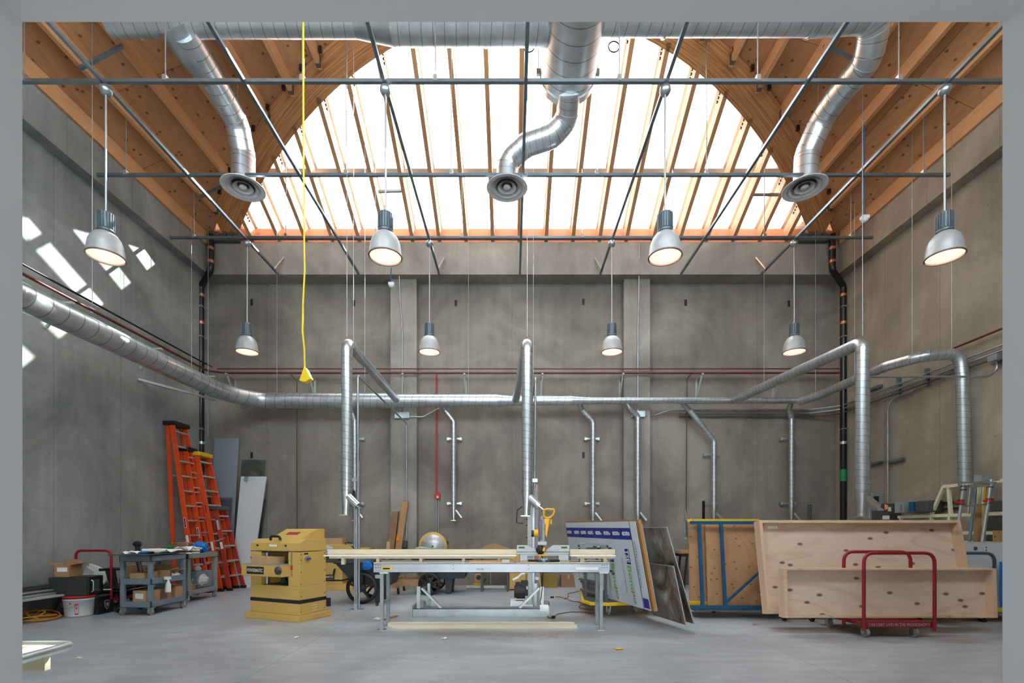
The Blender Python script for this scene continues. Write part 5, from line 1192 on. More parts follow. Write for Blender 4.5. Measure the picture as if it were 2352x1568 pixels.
MB().box(PX(880, 5.9), PX(896, 5.9), 5.890, 5.892, PZ(1307, 5.9), PZ(1303.5, 5.9)).build('sticker_mark', BLK, t)
text('pen_writing', 'W/B', DKGR, V(PX(1094, 5.9), 5.895, PZ(1308.5, 5.9)), (1, 0, 0), (0, 0, 1), .018, t, PX(1111, 5.9) - PX(1094, 5.9))
MB().box(PX(1322, 5.9), PX(1374, 5.9), 5.893, 5.896, PZ(1308, 5.9), PZ(1302, 5.9)).build('white_sticker', PAPER, t)
for px, py in ((1404, 1311), (1408, 1317)): MB().cbox(P(px, py, 6.0), (.025, .05, .025)).build('rubber_stop', BLK, t)
MB().cbox(P(866, 1387, 6.0), (.02, .06, .04)).build('rubber_stop', BLK, t)
ZP = .885
def wing(px0, px1, fx0, fx1, blocks, lb, lb2):
    t = thing('fence_shelf', lb, 'shelf', (PX((px0 + px1) / 2, 6), 6.08, ZT), 0, 'pine shelves beside the miter saw')
    MB().box(PX(px0, 5.93), PX(px1, 5.93), 5.93, 6.17, ZP + .018, ZP + .030).build('shelf_board', plain('pine_lit_pale', (246, 238, 220), .6, 0, .03), t)  # paler than the other pine: light on the shelf top is in the colour
    MB().box(PX(px0 + 14, 5.99), PX(px1 - 3, 5.99), 5.99, 6.03, ZP - .012, ZP + .018).build('under_rail', PINE, t)
    MB().box(PX(fx0, 6.13), PX(fx1, 6.13), 6.13, 6.168, ZP + .033, ZP + .097).build('fence_board', PINE, t)
    for a, b in blocks: MB().box(PX(a, 5.98), PX(b, 5.98), 5.98, 6.14, ZT + .012, ZP - .012).build('spacer_block', PINE, t)
wing(742, 1186, 752, 1187, ((864, 871), (963, 970), (1061, 1068), (1143, 1149)), 'long pine shelf with fence board left of the miter saw', '')
wing(1311, 1415, 1309, 1413, ((1333, 1342), (1386, 1394)), 'short pine shelf with fence board right of the miter saw', '')
for (a, b, y, h, m, lb, dd) in ((783, 790, 1282, 0, PINE, '', 0),): pass
solo('pine_block', MB().box(PX(785, 6.0), PX(792, 6.0), 5.98, 6.05, ZP - .085, ZP - .012), PINE, 'small pine block under the free left end of the long shelf', 'block')
solo('pine_strip', MB().box(PX(878, 6.1), PX(1190, 6.1), 6.05, 6.12, ZT + .012, ZT + .026), SHEETW, 'thin white topped strip lying along the table under the long shelf', 'strip')
solo('pine_strip', MB().box(PX(1310, 6.1), PX(1398, 6.1), 6.15, 6.2, ZT + .012, ZT + .026), SHEETW, 'thin white topped strip under the short right shelf', 'strip')
solo('wood_offcut', MB().box(PX(1079, 5.96), PX(1186, 5.96), 5.90, 5.94, ZT + .012, ZT + .036), JOIST, 'long reddish wood offcut at the front of the table', 'offcut')
solo('wood_offcut', MB().box(PX(1153, 5.92), PX(1170, 5.92), 5.86, 5.90, ZT + .012, ZT + .05), PINE, 'small square pine offcut at the left of the miter saw', 'offcut')
solo('wood_offcut', MB().box(PX(1180, 5.96), PX(1232, 5.96), 5.90, 5.94, ZT + .012, ZT + .020), CARD, 'thin brown strip in front of the saw base on the left', 'offcut')
solo('wood_offcut', MB().box(PX(1287, 5.96), PX(1312, 5.96), 5.90, 5.94, ZT + .012, ZT + .020), CARD, 'thin brown strip in front of the saw base on the right', 'offcut')
# miter saw
t = thing('miter_saw', 'grey and yellow sliding miter saw on the saw table', 'saw', (PX(1247, 6.05), 6.08, ZT + .012)); D = 6.02
z0 = ZT + .012
def bx(px0, px1, py0, py1, d0, d1): return MB().box(PX(px0, d0), PX(px1, d0), d0, d1, PZ(py1, d0), PZ(py0, d0))
MB().box(PX(1194, D), PX(1306, D), D - .02, D + .20, z0, z0 + .016).build('base', FENCEG, t, bev=.004)
b = MB()
for a, c in ((1194, 1212), (1282, 1306)): b.box(PX(a, D), PX(c, D), D - .02, D + .2, z0 + .016, z0 + .085)
b.build('side_table', FENCEG, t, bev=.006)
MB().box(PX(1194, D), PX(1306, D), D - .02, D + .12, z0 + .076, z0 + .092).build('saw_table_top', FENCEG, t, bev=.004)
MB().prism([V(PX(1213, D), D - .03, z0), V(PX(1285, D), D - .03, z0), V(PX(1262, D), D - .09, z0), V(PX(1236, D), D - .09, z0)], (0, 0, .03)).build('turntable_scale', BLK, t)
for side, pts in (('l', [(1186.5, 1267), (1187, 1251.5), (1212, 1251.5), (1223, 1258), (1236, 1261), (1238, 1267)]), ('r', [(1253, 1267), (1255, 1262), (1266, 1254), (1270, 1251.5), (1308, 1251.5), (1308, 1267)])):
    MB().prism([P(x, y, D + .09) for x, y in pts], (0, .03, 0)).build('fence', FENCEG, t, bev=.003)
for a, c in ((1191, 1205), (1289, 1303)): MB().box(PX(a, D + .09), PX(c, D + .09), D + .085, D + .09, PZ(1259, D + .09), PZ(1255, D + .09)).build('fence_slot', plain('olive_brown', (96, 86, 44), .6), t)
MB().box(PX(1187, D), PX(1308, D), D + .06, D + .12, z0 + .092, z0 + .115).build('lower_fence', FENCEG, t, bev=.003)
MB().cbox(P(1247, 1274, D - .04), (.12, .10, .012)).build('kerf_plate', SAWY, t)
MB().lathe([(.0, -.05), (.022, -.05), (.026, -.03), (.02, .0), (.014, .05)], P(1248.5, 1285.5, D - .05), 18, 'Y').build('miter_knob', plain('pale_blue_knob', (140, 180, 200), .35), t)
MB().box(PX(1240, D), PX(1257, D), D - .08, D, z0 + .01, z0 + .05).build('turntable', FENCEG, t, bev=.006)
MB().box(PX(1231, D), PX(1234, D), D - .025, D - .02, z0 + .03, z0 + .07).build('red_label', REDB, t)
MB().prism([P(1240, 1248, D), P(1238, 1200, D), P(1240, 1186, D), P(1246, 1182, D), P(1249, 1186, D), P(1252, 1200, D), P(1253, 1240, D), P(1250, 1250, D)], (0, .06, 0)).build('blade_guard', plain('smoky_guard', (120, 118, 120), .35, .2), t, bev=.01)
gt = MB()
for k in range(18): gt.cbox(P(1243.5, 1194 + 2.6 * k, D - .004), (.028, .006, .007))
gt.build('guard_slots', BLK, t)
MB().blob(P(1241, 1262, D + .02), (.055, .05, .06), 61, .06, 14, 8).build('pivot_housing', BLK, t); MB().cbox(P(1249, 1261, D), (.03, .06, .05), 0, 0, .3).build('pivot_lever', SAWY, t, bev=.006)
MB().cbox(P(1236, 1258, D), (.02, .03, .012), 0, 0, .5).build('red_tab', REDB, t); MB().cbox(P(1252, 1258, D), (.02, .03, .012), 0, 0, -.5).build('red_tab', REDB, t)
MB().box(PX(1234, D), PX(1256, D), D - .01, D + .12, PZ(1252, D), PZ(1243, D)).build('arm_base', FENCEG, t, bev=.008)
MB().cyl(P(1236, 1224, D + .04), P(1226, 1224, D + .04), .046, 20).build('motor_collar', SAWY, t); MB().cyl(P(1227, 1225, D + .04), P(1220.5, 1225, D + .04), .042, 20).build('motor_cap', BLK, t)
MB().prism([P(1249, 1190, D), P(1263, 1190, D), P(1262, 1203, D), P(1258, 1222, D), P(1256, 1236, D), P(1252, 1228, D), P(1252, 1205, D), P(1249, 1202, D)], (0, .05, 0)).build('saw_arm', SAWY, t, bev=.01)
hp = [(1250, 1188), (1249, 1178), (1249.5, 1170.5), (1256, 1168.5), (1271, 1169.5), (1273, 1172), (1271, 1181), (1264, 1187.5), (1257, 1189), (1250, 1187)]
MB().tube(fillet([P(x, y, D + .02) for x, y in hp], .012, 3), .013, 10).build('handle', SAWY, t)
MB().cyl(P(1266, 1192, D + .02), P(1266, 1203, D + .02), .014, 12).build('side_grip', SAWY, t)
MB().beam(P(1256, 1178, D + .02), P(1262, 1177, D + .02), .012, .006).build('trigger', BLK, t)
cordp = [P(1247, 1315, 6.15), P(1246, 1345, 6.15), P(1243, 1372, 6.2), V(PX(1240, 6.6), 6.6, .25), G(1246, 1402) + V(0, 0, .012), G(1262, 1421) + V(0, 0, .01), G(1270, 1420) + V(0, 0, .02)]
t = thing('power_cable', 'black power cord hanging from the saw table to the floor with a plug', 'cord', G(1260, 1420)); MB().tube(fillet([P(1236, 1262, 6.3), P(1247, 1280, 6.3)] + cordp, .1, 4), .006, 6).build('cable', BLK, t); MB().cbox(G(1271, 1420) + V(0, 0, .02), (.05, .035, .035), .4).build('plug', BLK, t, bev=.005)
def floorcord(label, pix, r, m, z=.008):
    return solo('extension_cord', MB().tube(fillet([G(x, y) + V(0, 0, z) for x, y in pix], .12, 5), r, 6), m, label, 'cord')
floorcord('dark red extension cord running right from the black plug under the table', [(1272, 1418), (1280, 1411), (1310, 1406), (1340, 1406), (1366, 1410)], .006, CORD_R)
floorcord('dark red extension cord tangled on the floor by the yellow panel cart', [(1276, 1371), (1288, 1371), (1300, 1377), (1306, 1370), (1304, 1364), (1318, 1361), (1334, 1357)], .006, CORD_R)
floorcord('loop of dark red cord under the left side of the yellow panel cart', [(1298, 1374), (1312, 1381), (1330, 1383), (1346, 1387), (1332, 1391), (1330, 1396), (1340, 1399), (1362, 1401)], .006, CORD_R)
solo('cord_plug', MB().cbox(G(1268, 1373) + V(0, 0, .015), (.06, .03, .03), .1), BLK, 'black plug end on the floor left of the red cord', 'plug')
# ================================================================== pale column machine with motor
t = thing('column_machine', 'tall pale grey steel column with a black motor behind the saw table', 'machine', (PX(1216, 7.75), 7.85, 0)); dC = 7.75
MB().box(PX(1172, dC), PX(1224, dC), dC, dC + .35, 0, .03).build('base_plate', PAPER, t, bev=.004); MB().box(PX(1173, dC), PX(1203, dC), dC + .02, dC + .3, .03, PZ(1381, dC)).build('motor_foot', PAPER, t, bev=.004)
MB().box(PX(1211.5, dC), PX(1222.5, dC), dC + .02, dC + .10, .03, PZ(1160, dC)).build('front_post', STEELG, t, bev=.008)
MB().box(PX(1223, dC), PX(1228, dC), dC + .05, dC + .12, .03, PZ(1165, dC)).build('middle_rail', GAL, t); MB().cyl((PX(1230, 8.0), 8.02, .03), (PX(1230, 8.0), 8.02, PZ(1175, 8)), .012, 8).build('threaded_rod', GALP, t)
MB().cyl((PX(1233, dC), dC + .2, .03), (PX(1233, dC), dC + .2, PZ(1110, dC)), .042, 18).build('rear_column', PINKG, t)
MB().cyl(P(1186, 1358, dC + .1), P(1206, 1358, dC + .1), .115, 24).build('motor', BLK, t, bev=.01); MB().box(PX(1197, dC), PX(1213, dC), dC, dC + .16, PZ(1368, dC), PZ(1334, dC)).build('motor_box', BLK, t, bev=.006)
MB().cyl(P(1181, 1358, dC + .1), P(1186, 1358, dC + .1), .10, 24).build('fan_cover', BLK, t); MB().box(PX(1184, dC), PX(1196, dC), dC + .05, dC + .15, PZ(1346, dC), PZ(1338, dC)).build('motor_terminal', BLK, t); MB().box(PX(1209, dC), PX(1212, dC), dC - .003, dC, PZ(1353, dC), PZ(1346, dC)).build('rating_label', PAPER, t)
MB().tube([P(*q, dC) for q in ((1203, 1160), (1188, 1172), (1186.5, 1200), (1202, 1201.5))], .009, 8).build('crank_bar', BLK, t)
for y in (1192, 1206, 1234): MB().cyl(P(1208, y, dC + .05), P(1212, y, dC + .05), .010, 8).build('knob', BLK, t)
MB().tube(fillet([P(1178, 1332, dC), P(1190, 1326, dC), P(1198, 1318, dC), P(1206, 1316, dC)], .05), .022, 10).build('white_hose', PAPER, t); MB().tube([P(1209, 1318, dC), P(1208, 1335, dC)], .006, 6).build('motor_cable', BLK, t)
MB().box(PX(1230, dC), PX(1238, dC), dC + .1, dC + .15, PZ(1333, dC), PZ(1327, dC)).build('paper_tag', PAPER, t)
# post with floor plate
t = thing('strut_post', 'slotted steel post bolted to the floor under the left tall drop duct', 'post', (PX(822, 7.45), 7.45, 0)); x = PX(820, 7.45)
MB().box(x - .035, x - .020, 7.42, 7.46, .0, PZ(1165, 7.45)).box(x - .02, x + .012, 7.455, 7.46, 0, PZ(1165, 7.45)).box(x + .0, x + .014, 7.42, 7.46, 0, PZ(1165, 7.45)).build('channel', GAL, t)
sl = MB()
for k in range(26): sl.box(x - .009, x - .004, 7.448, 7.456, .12 + .055 * k, .15 + .055 * k)
sl.build('slots', BLK, t)
MB().cyl((x + .035, 7.44, .02), (x + .035, 7.44, PZ(1060, 7.44)), .014, 8).build('conduit', GAL, t)
MB().cbox((x, 7.44, .008), (.20, .12, .012)).build('floor_plate', GALP, t); MB().cbox((x - .012, 7.415, .05), (.045, .01, .09)).build('angle', GALP, t)
MB().tube(fillet([V(x - .02, 7.42, PZ(1165, 7.45)), V(x - .03, 7.38, PZ(1128, 7.4)), V(x - .12, 7.2, PZ(1119, 7.3))], .05), .028, 8).build('clamp_arm', DKGR, t)
# ================================================================== galvanised stand on the floor
t = thing('saw_stand', 'low folded galvanised stand with triangular ends on the floor under the saw table', 'stand', (PX(1100, 6.95), 7.0, 0)); M1 = plain('zinc_channel', (172, 182, 184), .36, .75, .12, 7)
xa, xb = PX(948, 6.84), PX(1262, 6.84)
MB().box(xa, xb, 6.84, 6.845, 0, .115).box(xa, xb, 6.84, 6.89, .108, .115).box(xa, xb, 6.836, 6.84, .05, .058).build('front_channel', M1, t)
MB().box(xa, xb, 7.35, 7.40, 0.0, .06).build('rear_channel', M1, t); MB().box(xa, xb, 7.22, 7.26, 0.02, .06).build('middle_channel', M1, t)
for x, s in ((PX(961, 6.86), 1), (PX(1245, 6.86), -1)):
    MB().box(x - .025, x + .025, 6.86, 6.90, .1, PZ(1347, 6.86)).build('upright', M1, t); MB().box(x - .02 + .07 * s, x + .02 + .07 * s, 7.3, 7.34, .05, .42).build('upright', M1, t)
    MB().beam((x + .04 * s, 6.90, .40), (x + .32 * s, 6.90, .12), .03, .06, (0, 1, 0)).build('diagonal_brace', M1, t)
    MB().box(x - .06, x + .06, 7.0, 7.35, .05, .09).build('end_plate', M1, t); MB().box(x - .09 * s - .01, x - .09 * s + .01, 6.83, 7.4, 0, .15).build('end_cap', M1, t)
    MB().cyl((x + .04, 6.85, .18), (x + .07, 6.9, .18), .05, 12).build('pivot', GALP, t)
MB().cbox((PX(1250, 6.8), 6.83, .13), (.12, .05, .09)).build('latch_box', GALP, t)
# floor boards
d_ = 6.05
solo('pine_board', MB().box(PX(898, 6.0), PX(1326, 6.0), 6.02, 6.06, 0, .045), PINE, 'front one of two pine boards lying on the floor under the table', 'board', 'pine boards on the floor under the table')
solo('pine_board', MB().box(PX(893, 6.2), PX(1318, 6.2), 6.14, 6.23, 0, .045), PINE, 'rear one of two pine boards lying on the floor under the table', 'board', 'pine boards on the floor under the table')
mess('paper_sheet', 'white sheet with a stick on the floor by the left table legs', G(878, 1421), sz=(.22, .16, .012), seed=71)
solo('wood_stick', MB().beam(G(880, 1424) + V(0, 0, .01), G(912, 1415) + V(0, 0, .01), .05, .012), CARD, 'brown wood sliver beside the white sheet on the floor', 'stick')
mess('paper_scrap', 'small white scrap on the floor in front of the saw table', G(1020, 1467), sz=(.05, .05, .015), seed=72)
mess('paper_scrap', 'small yellow scrap on the floor at the bottom right of centre', G(1422, 1491), sz=(.08, .05, .012), seed=73, m=YEL2)
mess('paper_scrap', 'tiny white scrap on the floor below the yellow planer', G(681, 1464), sz=(.05, .06, .01), seed=74)
mess('paper_scrap', 'tiny white scrap on the floor near the bottom left', G(181, 1511), sz=(.03, .04, .01), seed=75)
mess('paper_scrap', 'pale wood chip on the floor below the blue rack', G(1735, 1434), sz=(.07, .05, .012), seed=76, m=CARDL)
mess('paper_scrap', 'tiny white scrap under the blue rack', G(1654, 1404), sz=(.04, .04, .01), seed=77)
mb = MB(); rn = random.Random(9)
for i in range(420):
    px = rn.gauss(1255, 55); d = rn.gauss(5.62, .09) if i % 3 else rn.gauss(6.6, .12); x = PX(px, d); r = rn.uniform(.004, .013)
    mb.prism([V(x - r, d, .001), V(x, d - r * .6, .001), V(x + r, d, .001), V(x, d + r * .6, .001)], (0, 0, .0015))
tag(mb.build('sawdust', SAWDUST), 'scattered sawdust on the floor in front of the saw table', 'sawdust', kind='stuff')
# ================================================================== panel cart
t = thing('panel_cart', 'yellow edged panel cart on grey casters carrying the printed panels', 'cart', (1.5, 7.4, 0))
MB().prism([V(1.15, 8.2, .16), V(1.02, 7.1, .16), V(1.10, 6.84, .16), V(1.36, 6.78, .16), V(2.2, 7.0, .16), V(2.2, 8.2, .16)], (0, 0, .045)).build('deck_edge', YEL2, t, bev=.006)
MB().prism([V(1.17, 8.15, .205), V(1.06, 7.1, .205), V(1.14, 6.88, .205), V(1.36, 6.83, .205), V(2.15, 7.05, .205), V(2.15, 8.15, .205)], (0, 0, .004)).build('deck', DKGR, t)
for x, y in ((1.39, 6.98), (1.83, 7.17), (1.2, 7.9), (2.0, 8.0)): caster(t, x, y, .06, .035, .16, RUBG)
for (a, b) in (((1345, 1385), (1345, 1265)), ((1391, 1393), (1391, 1265))):
    dd = 7.45 if a[0] < 1350 else 6.95; MB().box(PX(a[0], dd) - .02, PX(a[0], dd) + .02, dd - .02, dd + .02, .2, PZ(b[1], dd)).build('upright_post', DKGR, t)
cl = thing('clamp_rack', 'pale metal bar rack above the short pine shelf', 'rack', P(1364, 1255, 7.1))
MB().beam(P(1334, 1250, 7.2), P(1346, 1247, 7.3), .05, .03).beam(P(1346, 1247, 7.3), P(1396, 1253, 6.95), .05, .03).build('top_bar', ALU, cl)
MB().cbox(P(1396, 1254, 6.9), (.03, .05, .03)).build('end_cap', BLK, cl); MB().prism([P(1344, 1262, 7.1), P(1350, 1257, 7.1), P(1376, 1257, 7.1), P(1388, 1262, 7.1)], (0, .06, 0)).build('back_plate', DKGR, cl); MB().box(PX(1372, 7.1), PX(1377, 7.1), 7.1, 7.13, PZ(1262, 7.1) - .1, PZ(1250, 7.1)).build('bracket', ALU, cl)
rn = random.Random(21)
for i, lb in enumerate(('lowest', 'second', 'third', 'fourth', 'topmost')):
    z = .23 + .035 * i; o = rn.uniform(-.04, .04)
    solo('metal_section', MB().beam((1.10 + o, 7.5 + .05 * i, z + .08), (1.66 + o, 6.98 + .03 * i, z - .0), .06, .03), DKGR if i % 2 else plain('grey_section', (110, 108, 102), .5, .4), f'{lb} of the dark grey metal sections bundled on the yellow cart', 'bar', 'metal sections on the yellow cart')
# printed composite panels
B0, B1 = V(1.10, 8.33, .215), V(1.735, 6.03, .215); T0_, T1_ = V(.918, 8.33, 1.355), V(1.537, 6.03, 1.335)
def panel(name, label, m, off, th, a=0, b=1, h0=0, h1=1, cat='panel'):
    """sheet in the plane of the stack, off = distance to the right of the front sheet"""
    nx = V(.966, .26, 0)
    def q(u, v): return B0.lerp(B1, u).lerp(T0_.lerp(T1_, u), v) + nx * off
    t = thing(name, label, cat, q((a + b) / 2, 0))
    MB().prism([q(a, h0), q(b, h0), q(b, h1), q(a, h1)], nx * th).build('board', m, t)
    return t, q
t, q = panel('composite_panel', 'white composite panel printed with a blue econo band and green Bond lettering', plain('panel_white', (206, 214, 222), .4, 0, .02, 2), 0, .004)
ud = (B1 - B0).normalized(); vd = (T0_ - B0).normalized(); nn = V(-.966, -.26, 0) * .003
def pq(u, v): return q(u, v) + nn
MB().prism([pq(0, .79), pq(.93, .79), pq(.93, .925), pq(0, .925)], nn * .2).build('blue_band', NAVY, t)
MB().prism([pq(.93, 0), pq(.935, 0), pq(.935, 1), pq(.93, 1)], nn * .2).build('dark_line', DKGR, t)
MB().prism([pq(.94, .02), pq(.995, .02), pq(.995, .13), pq(.94, .13)], nn * .2).build('blue_block', NAVY, t)
for u in (.012, .145, .26, .375, .49, .605, .72, .835):
    text('econo_lettering', 'econo', PAPER, pq(u, .835) + nn * .5, ud, vd, .055, t, .20, .001, .03)
Lh = 1.15
for k, u in enumerate((.17, .42, .63, .83)):
    # columns read top to bottom: text direction runs down, letter tops toward the right
    def dn(v): return pq(u, v)
    MB().prism([pq(u, .68), pq(u + .045, .68), pq(u + .045, .50), pq(u, .50)], nn * .2).build('blue_logo_block', NAVY, t)
    text('logo_lettering', 'TSE', PAPER, pq(u + .004, .67) + nn * .5, -vd, ud, .09, t, .17, .001, .02)
    text('bond_lettering', 'Bond', GREENL, pq(u + .0, .48) + nn, -vd, ud, .10, t, .36, .001, .01)
    text('acp_lettering', 'ACP', DKGR, pq(u + .008, .155) + nn, -vd, ud, .06, t, .14, .001)
    text('small_lettering', 'NO CLEAN RESION', DKGR, pq(u - .055, .56) + nn, -vd, ud, .03, t, .46, .001)
text('small_lettering', 'AUSTIN CLEAN SIGN', DKGR, pq(.95, .78) + nn, -vd, ud, .035, t, .60, .001)
panel('mdf_board', 'thick brown board standing right behind the printed white panel', MDF, .03, .035, .0, 1.012, .0, 1.02, 'board')
panel('grey_board', 'grey board between the brown board and the printed pictures', STEELG, .08, .012, .1, 1.0, .0, .97, 'board')
def picture(name, label, br, tr, length, th=.01):
    br = Vector(br); tr = Vector(tr); dirv = V(-.26, .966, 0) * length
    t = thing(name, label, 'panel', br); MB().prism([br, tr, tr + dirv, br + dirv], V(.966, .26, 0) * th).build('print', PRINT, t)
    MB().beam(br, tr, .008, .014, (0, 1, 0)).build('metal_edge', ALU, t); MB().beam(tr, tr + dirv, .014, .008).build('metal_edge', ALU, t)
P1B = V(PX(1594, 5.77), 5.77, .105); P1T = V(PX(1531.5, 5.85), 5.85, PZ(1211, 5.85))
picture('picture_panel', 'tall grey and brown picture panel, the rear one leaning at the cart end', P1B, P1T, 1.2)
picture('picture_panel', 'lower grey and brown picture panel, the front one leaning at the cart end', V(PX(1575.5, 5.70), 5.70, .105), V(PX(1547, 5.74), 5.74, PZ(1300, 5.74)), 1.2)
# ================================================================== blue rack with plywood
t = thing('blue_rack', 'blue steel frame rack standing upright with plywood behind it', 'rack', (PX(1670, 6.7), 6.75, 0)); dR = 6.7; dT = 6.9
def R(px, py): f = (py - 1197) / 197.; return P(px, py, dT + (dR - dT) * f)
MB().beam(R(1586, 1200), R(1760, 1200), .045, .045).build('top_rail', BLUE, t); MB().beam(R(1591, 1394), R(1775, 1394), .045, .045).build('bottom_rail', BLUE, t)
MB().beam(R(1606, 1203), R(1614, 1392), .045, .035, (0, 1, 0)).build('post', BLUE, t); MB().beam(R(1656, 1203), R(1666, 1392), .04, .04, (0, 1, 0)).build('post', BLUE, t)
MB().beam(R(1666, 1385), R(1762, 1297), .03, .03, (0, 1, 0)).build('diagonal_brace', BLUE, t)
cart_b = thing('low_cart', 'low dark cart hidden under the blue rack and the plywood boxes', 'cart', (3.6, 6.9, 0)); MB().box(PX(1596, 6.7), 4.6, 6.68, 7.3, .105, .13).build('deck', DKGR, cart_b)
for x, y in ((PX(1806, 6.5), 6.55), (3.0, 7.2), (4.3, 7.2), (PX(1864, 6.5), 6.5)): caster(cart_b, x, y, .05, .03, .105, RUB)
yr = thing('yellow_rack', 'yellow steel frame behind the blue rack, seen at its top and lower left corner', 'rack', (PX(1600, 7.0), 7.0, .13)); 
MB().beam(P(1590, 1194, 7.0), P(1742, 1194, 7.0), .045, .03).build('top_rail', YEL2, yr); MB().box(PX(1583, 6.95), PX(1629, 6.95), 6.95, 7.0, PZ(1389, 6.95), PZ(1381, 6.95)).build('bottom_rail', YEL2, yr)
MB().prism([P(1577, 1193, 6.95), P(1590, 1191, 6.95), P(1590, 1198, 6.95), P(1580, 1199, 6.95)], (0, .05, 0)).build('corner_plate', YEL2, yr)
ys = thing('hanging_clamps', 'small bundle of metal clamps hanging at the left end of the blue rack', 'clamp', P(1573, 1215, 6.97)); 
for k, (a, b) in enumerate((((1573, 1171), (1577, 1195)), ((1572, 1198), (1573, 1222)), ((1576, 1200), (1578, 1232)), ((1569, 1236), (1577, 1236)))): MB().beam(P(*a, 6.97), P(*b, 6.97), .02, .02, (0, 1, 0)).build('clamp', (GAL, GALP, DKGR, GALP)[k], ys)
sheet('plywood_board', 'narrow knotty plywood board at the left end of the blue rack', [P(1584, 1386, 7.0), P(1626, 1386, 7.0), P(1622, 1203, 7.12), P(1582, 1203, 7.12)], PLYT, .018, 'board')
sheet('plywood_board', 'wide brown plywood board behind the blue posts', [P(1626, 1392, 6.85), P(1775, 1392, 6.85), P(1760, 1203, 7.0), P(1620, 1203, 7.0)], PLYT, .018, 'board')
# ================================================================== plywood boxes on the red cart
def tray(label, x0, x1, yb, yt, z0, z1, depth, th=.02, ledge=.035):
    t = thing('plywood_box', label, 'box', ((x0 + x1) / 2, yb, z0)); 
    dv = V(0, yt - yb, z1 - z0).normalized(); nv_ = V(0, dv.z, -dv.y)     # up along the panel, and back
    def q(x, s, b): return V(x, yb, z0) + dv * s + nv_ * b
    H_ = V(0, yt - yb, z1 - z0).length
    def slab(x0_, x1_, s0, s1, b0, b1): return MB().hexa([q(x0_, s0, b0), q(x1_, s0, b0), q(x1_, s0, b1), q(x0_, s0, b1), q(x0_, s1, b0), q(x1_, s1, b0), q(x1_, s1, b1), q(x0_, s1, b1)])
    slab(x0, x1, 0, H_, depth, depth + .018).build('back_panel', PLYP, t)
    slab(x0, x1, H_ - ledge, H_, 0, depth).build('top_rail', PLYF, t); slab(x0, x1, 0, ledge, 0, depth).build('bottom_rail', PLYF, t)
    slab(x0, x0 + .04, ledge, H_ - ledge, 0, depth).build('side_rail', PLYF, t); slab(x1 - .04, x1, ledge, H_ - ledge, 0, depth).build('side_rail', PLYF, t)
    return t, slab
t, sl_ = tray('large shallow plywood box leaning back on the red cart', PX(1764, 6.02), PX(1764, 6.02) + 2.60, 6.02, 6.24, .185, PZ(1194, 6.24), .12)
sl_(PX(1786, 6.1), PX(1810, 6.1), 1.10, 1.135, .117, .119).build('paper_label', PAPER, t)
t, sl_ = tray('low shallow plywood box standing at the front of the red cart', PX(1802, 5.62), PX(2292, 5.62), 5.62, 5.64, .205, PZ(1305, 5.64), .10, .02, .022)
sl_(PX(2226, 5.65), PX(2240, 5.65), .535, .565, .095, .099).build('paper_label', PAPER, t)
t = thing('panel_cart', 'red platform cart with two tall red loops carrying the plywood boxes', 'cart', (4.38, 5.9, 0))
xa, xb = 3.97, 4.79
MB().box(xa, xb, 5.50, 6.36, .135, .182).build('deck', REDP, t, bev=.005)
MB().box(xa, xb, 5.488, 5.50, .12, .185).build('front_apron', REDP, t)
for dd, fx in ((5.47, 1), (5.80, 1)): loop(t, 'loop_handle', [V(xa + .01, dd, .085), V(xa + .01, dd, .965), V(xb - .01, dd, .965), V(xb - .01, dd, .085)], .019, REDP, .12)
text('painted_lettering', 'THIS CART LIVES IN THE WOODSHOP!!!', STEELG, V(xa + .07, 5.487, .135), (1, 0, 0), (0, 0, 1), .035, t, .70, .001)
for x, y in ((4.04, 5.53), (4.60, 5.53), (4.0, 6.1), (4.62, 6.3)): caster(t, x, y, .055, .035, .135, RUBG)
# white panel on a grey cart at the right
t = thing('platform_cart', 'grey handled cart behind the plywood boxes at the right', 'cart', (6.2, 6.5, 0)); MB().box(5.3, 6.95, 6.4, 7.0, .14, .18).build('deck', YEL2, t)
loop(t, 'push_handle', [V(5.5, 6.36, .16), V(5.5, 6.36, PZ(1270, 6.36)), V(PX(2284, 6.36), 6.36, PZ(1270, 6.36)), V(PX(2284, 6.36), 6.36, .16)], .020, plain('slate_enamel', (70, 84, 92), .4), .12)
for x, y in ((PX(2283, 6.3), 6.45), (5.45, 6.5), (5.45, 6.9), (6.7, 6.9)): caster(t, x, y, .055, .03, .14, RUB)
t = thing('white_board', 'large white board with a round hole standing on the grey handled cart', 'board', (6.4, 6.6, .18))
MB().box(5.35, 7.2, 6.58, 6.60, .182, PZ(1245.5, 6.58)).build('board', SHEETW, t)
MB().box(5.35, 7.2, 6.575, 6.605, PZ(1245.5, 6.58), PZ(1244, 6.58)).build('edge_strip', PINE, t)
MB().cyl(P(2239.5, 1259, 6.572), P(2239.5, 1259, 6.59), .026, 24).build('finger_hole', plain('hole_brown', (86, 62, 44), .8), t)
for y in (1257, 1263): MB().cbox(P(2265.5, y, 6.579), (.014, .002, .018)).build('slot_mark', BLK, t)
solo('blue_strip', MB().box(PX(2299.5, 6.5), PX(2303, 6.5) + .2, 6.5, 6.52, .19, PZ(1290, 6.5)), BLUEB, 'bright blue strip at the right edge before the white panel', 'board')
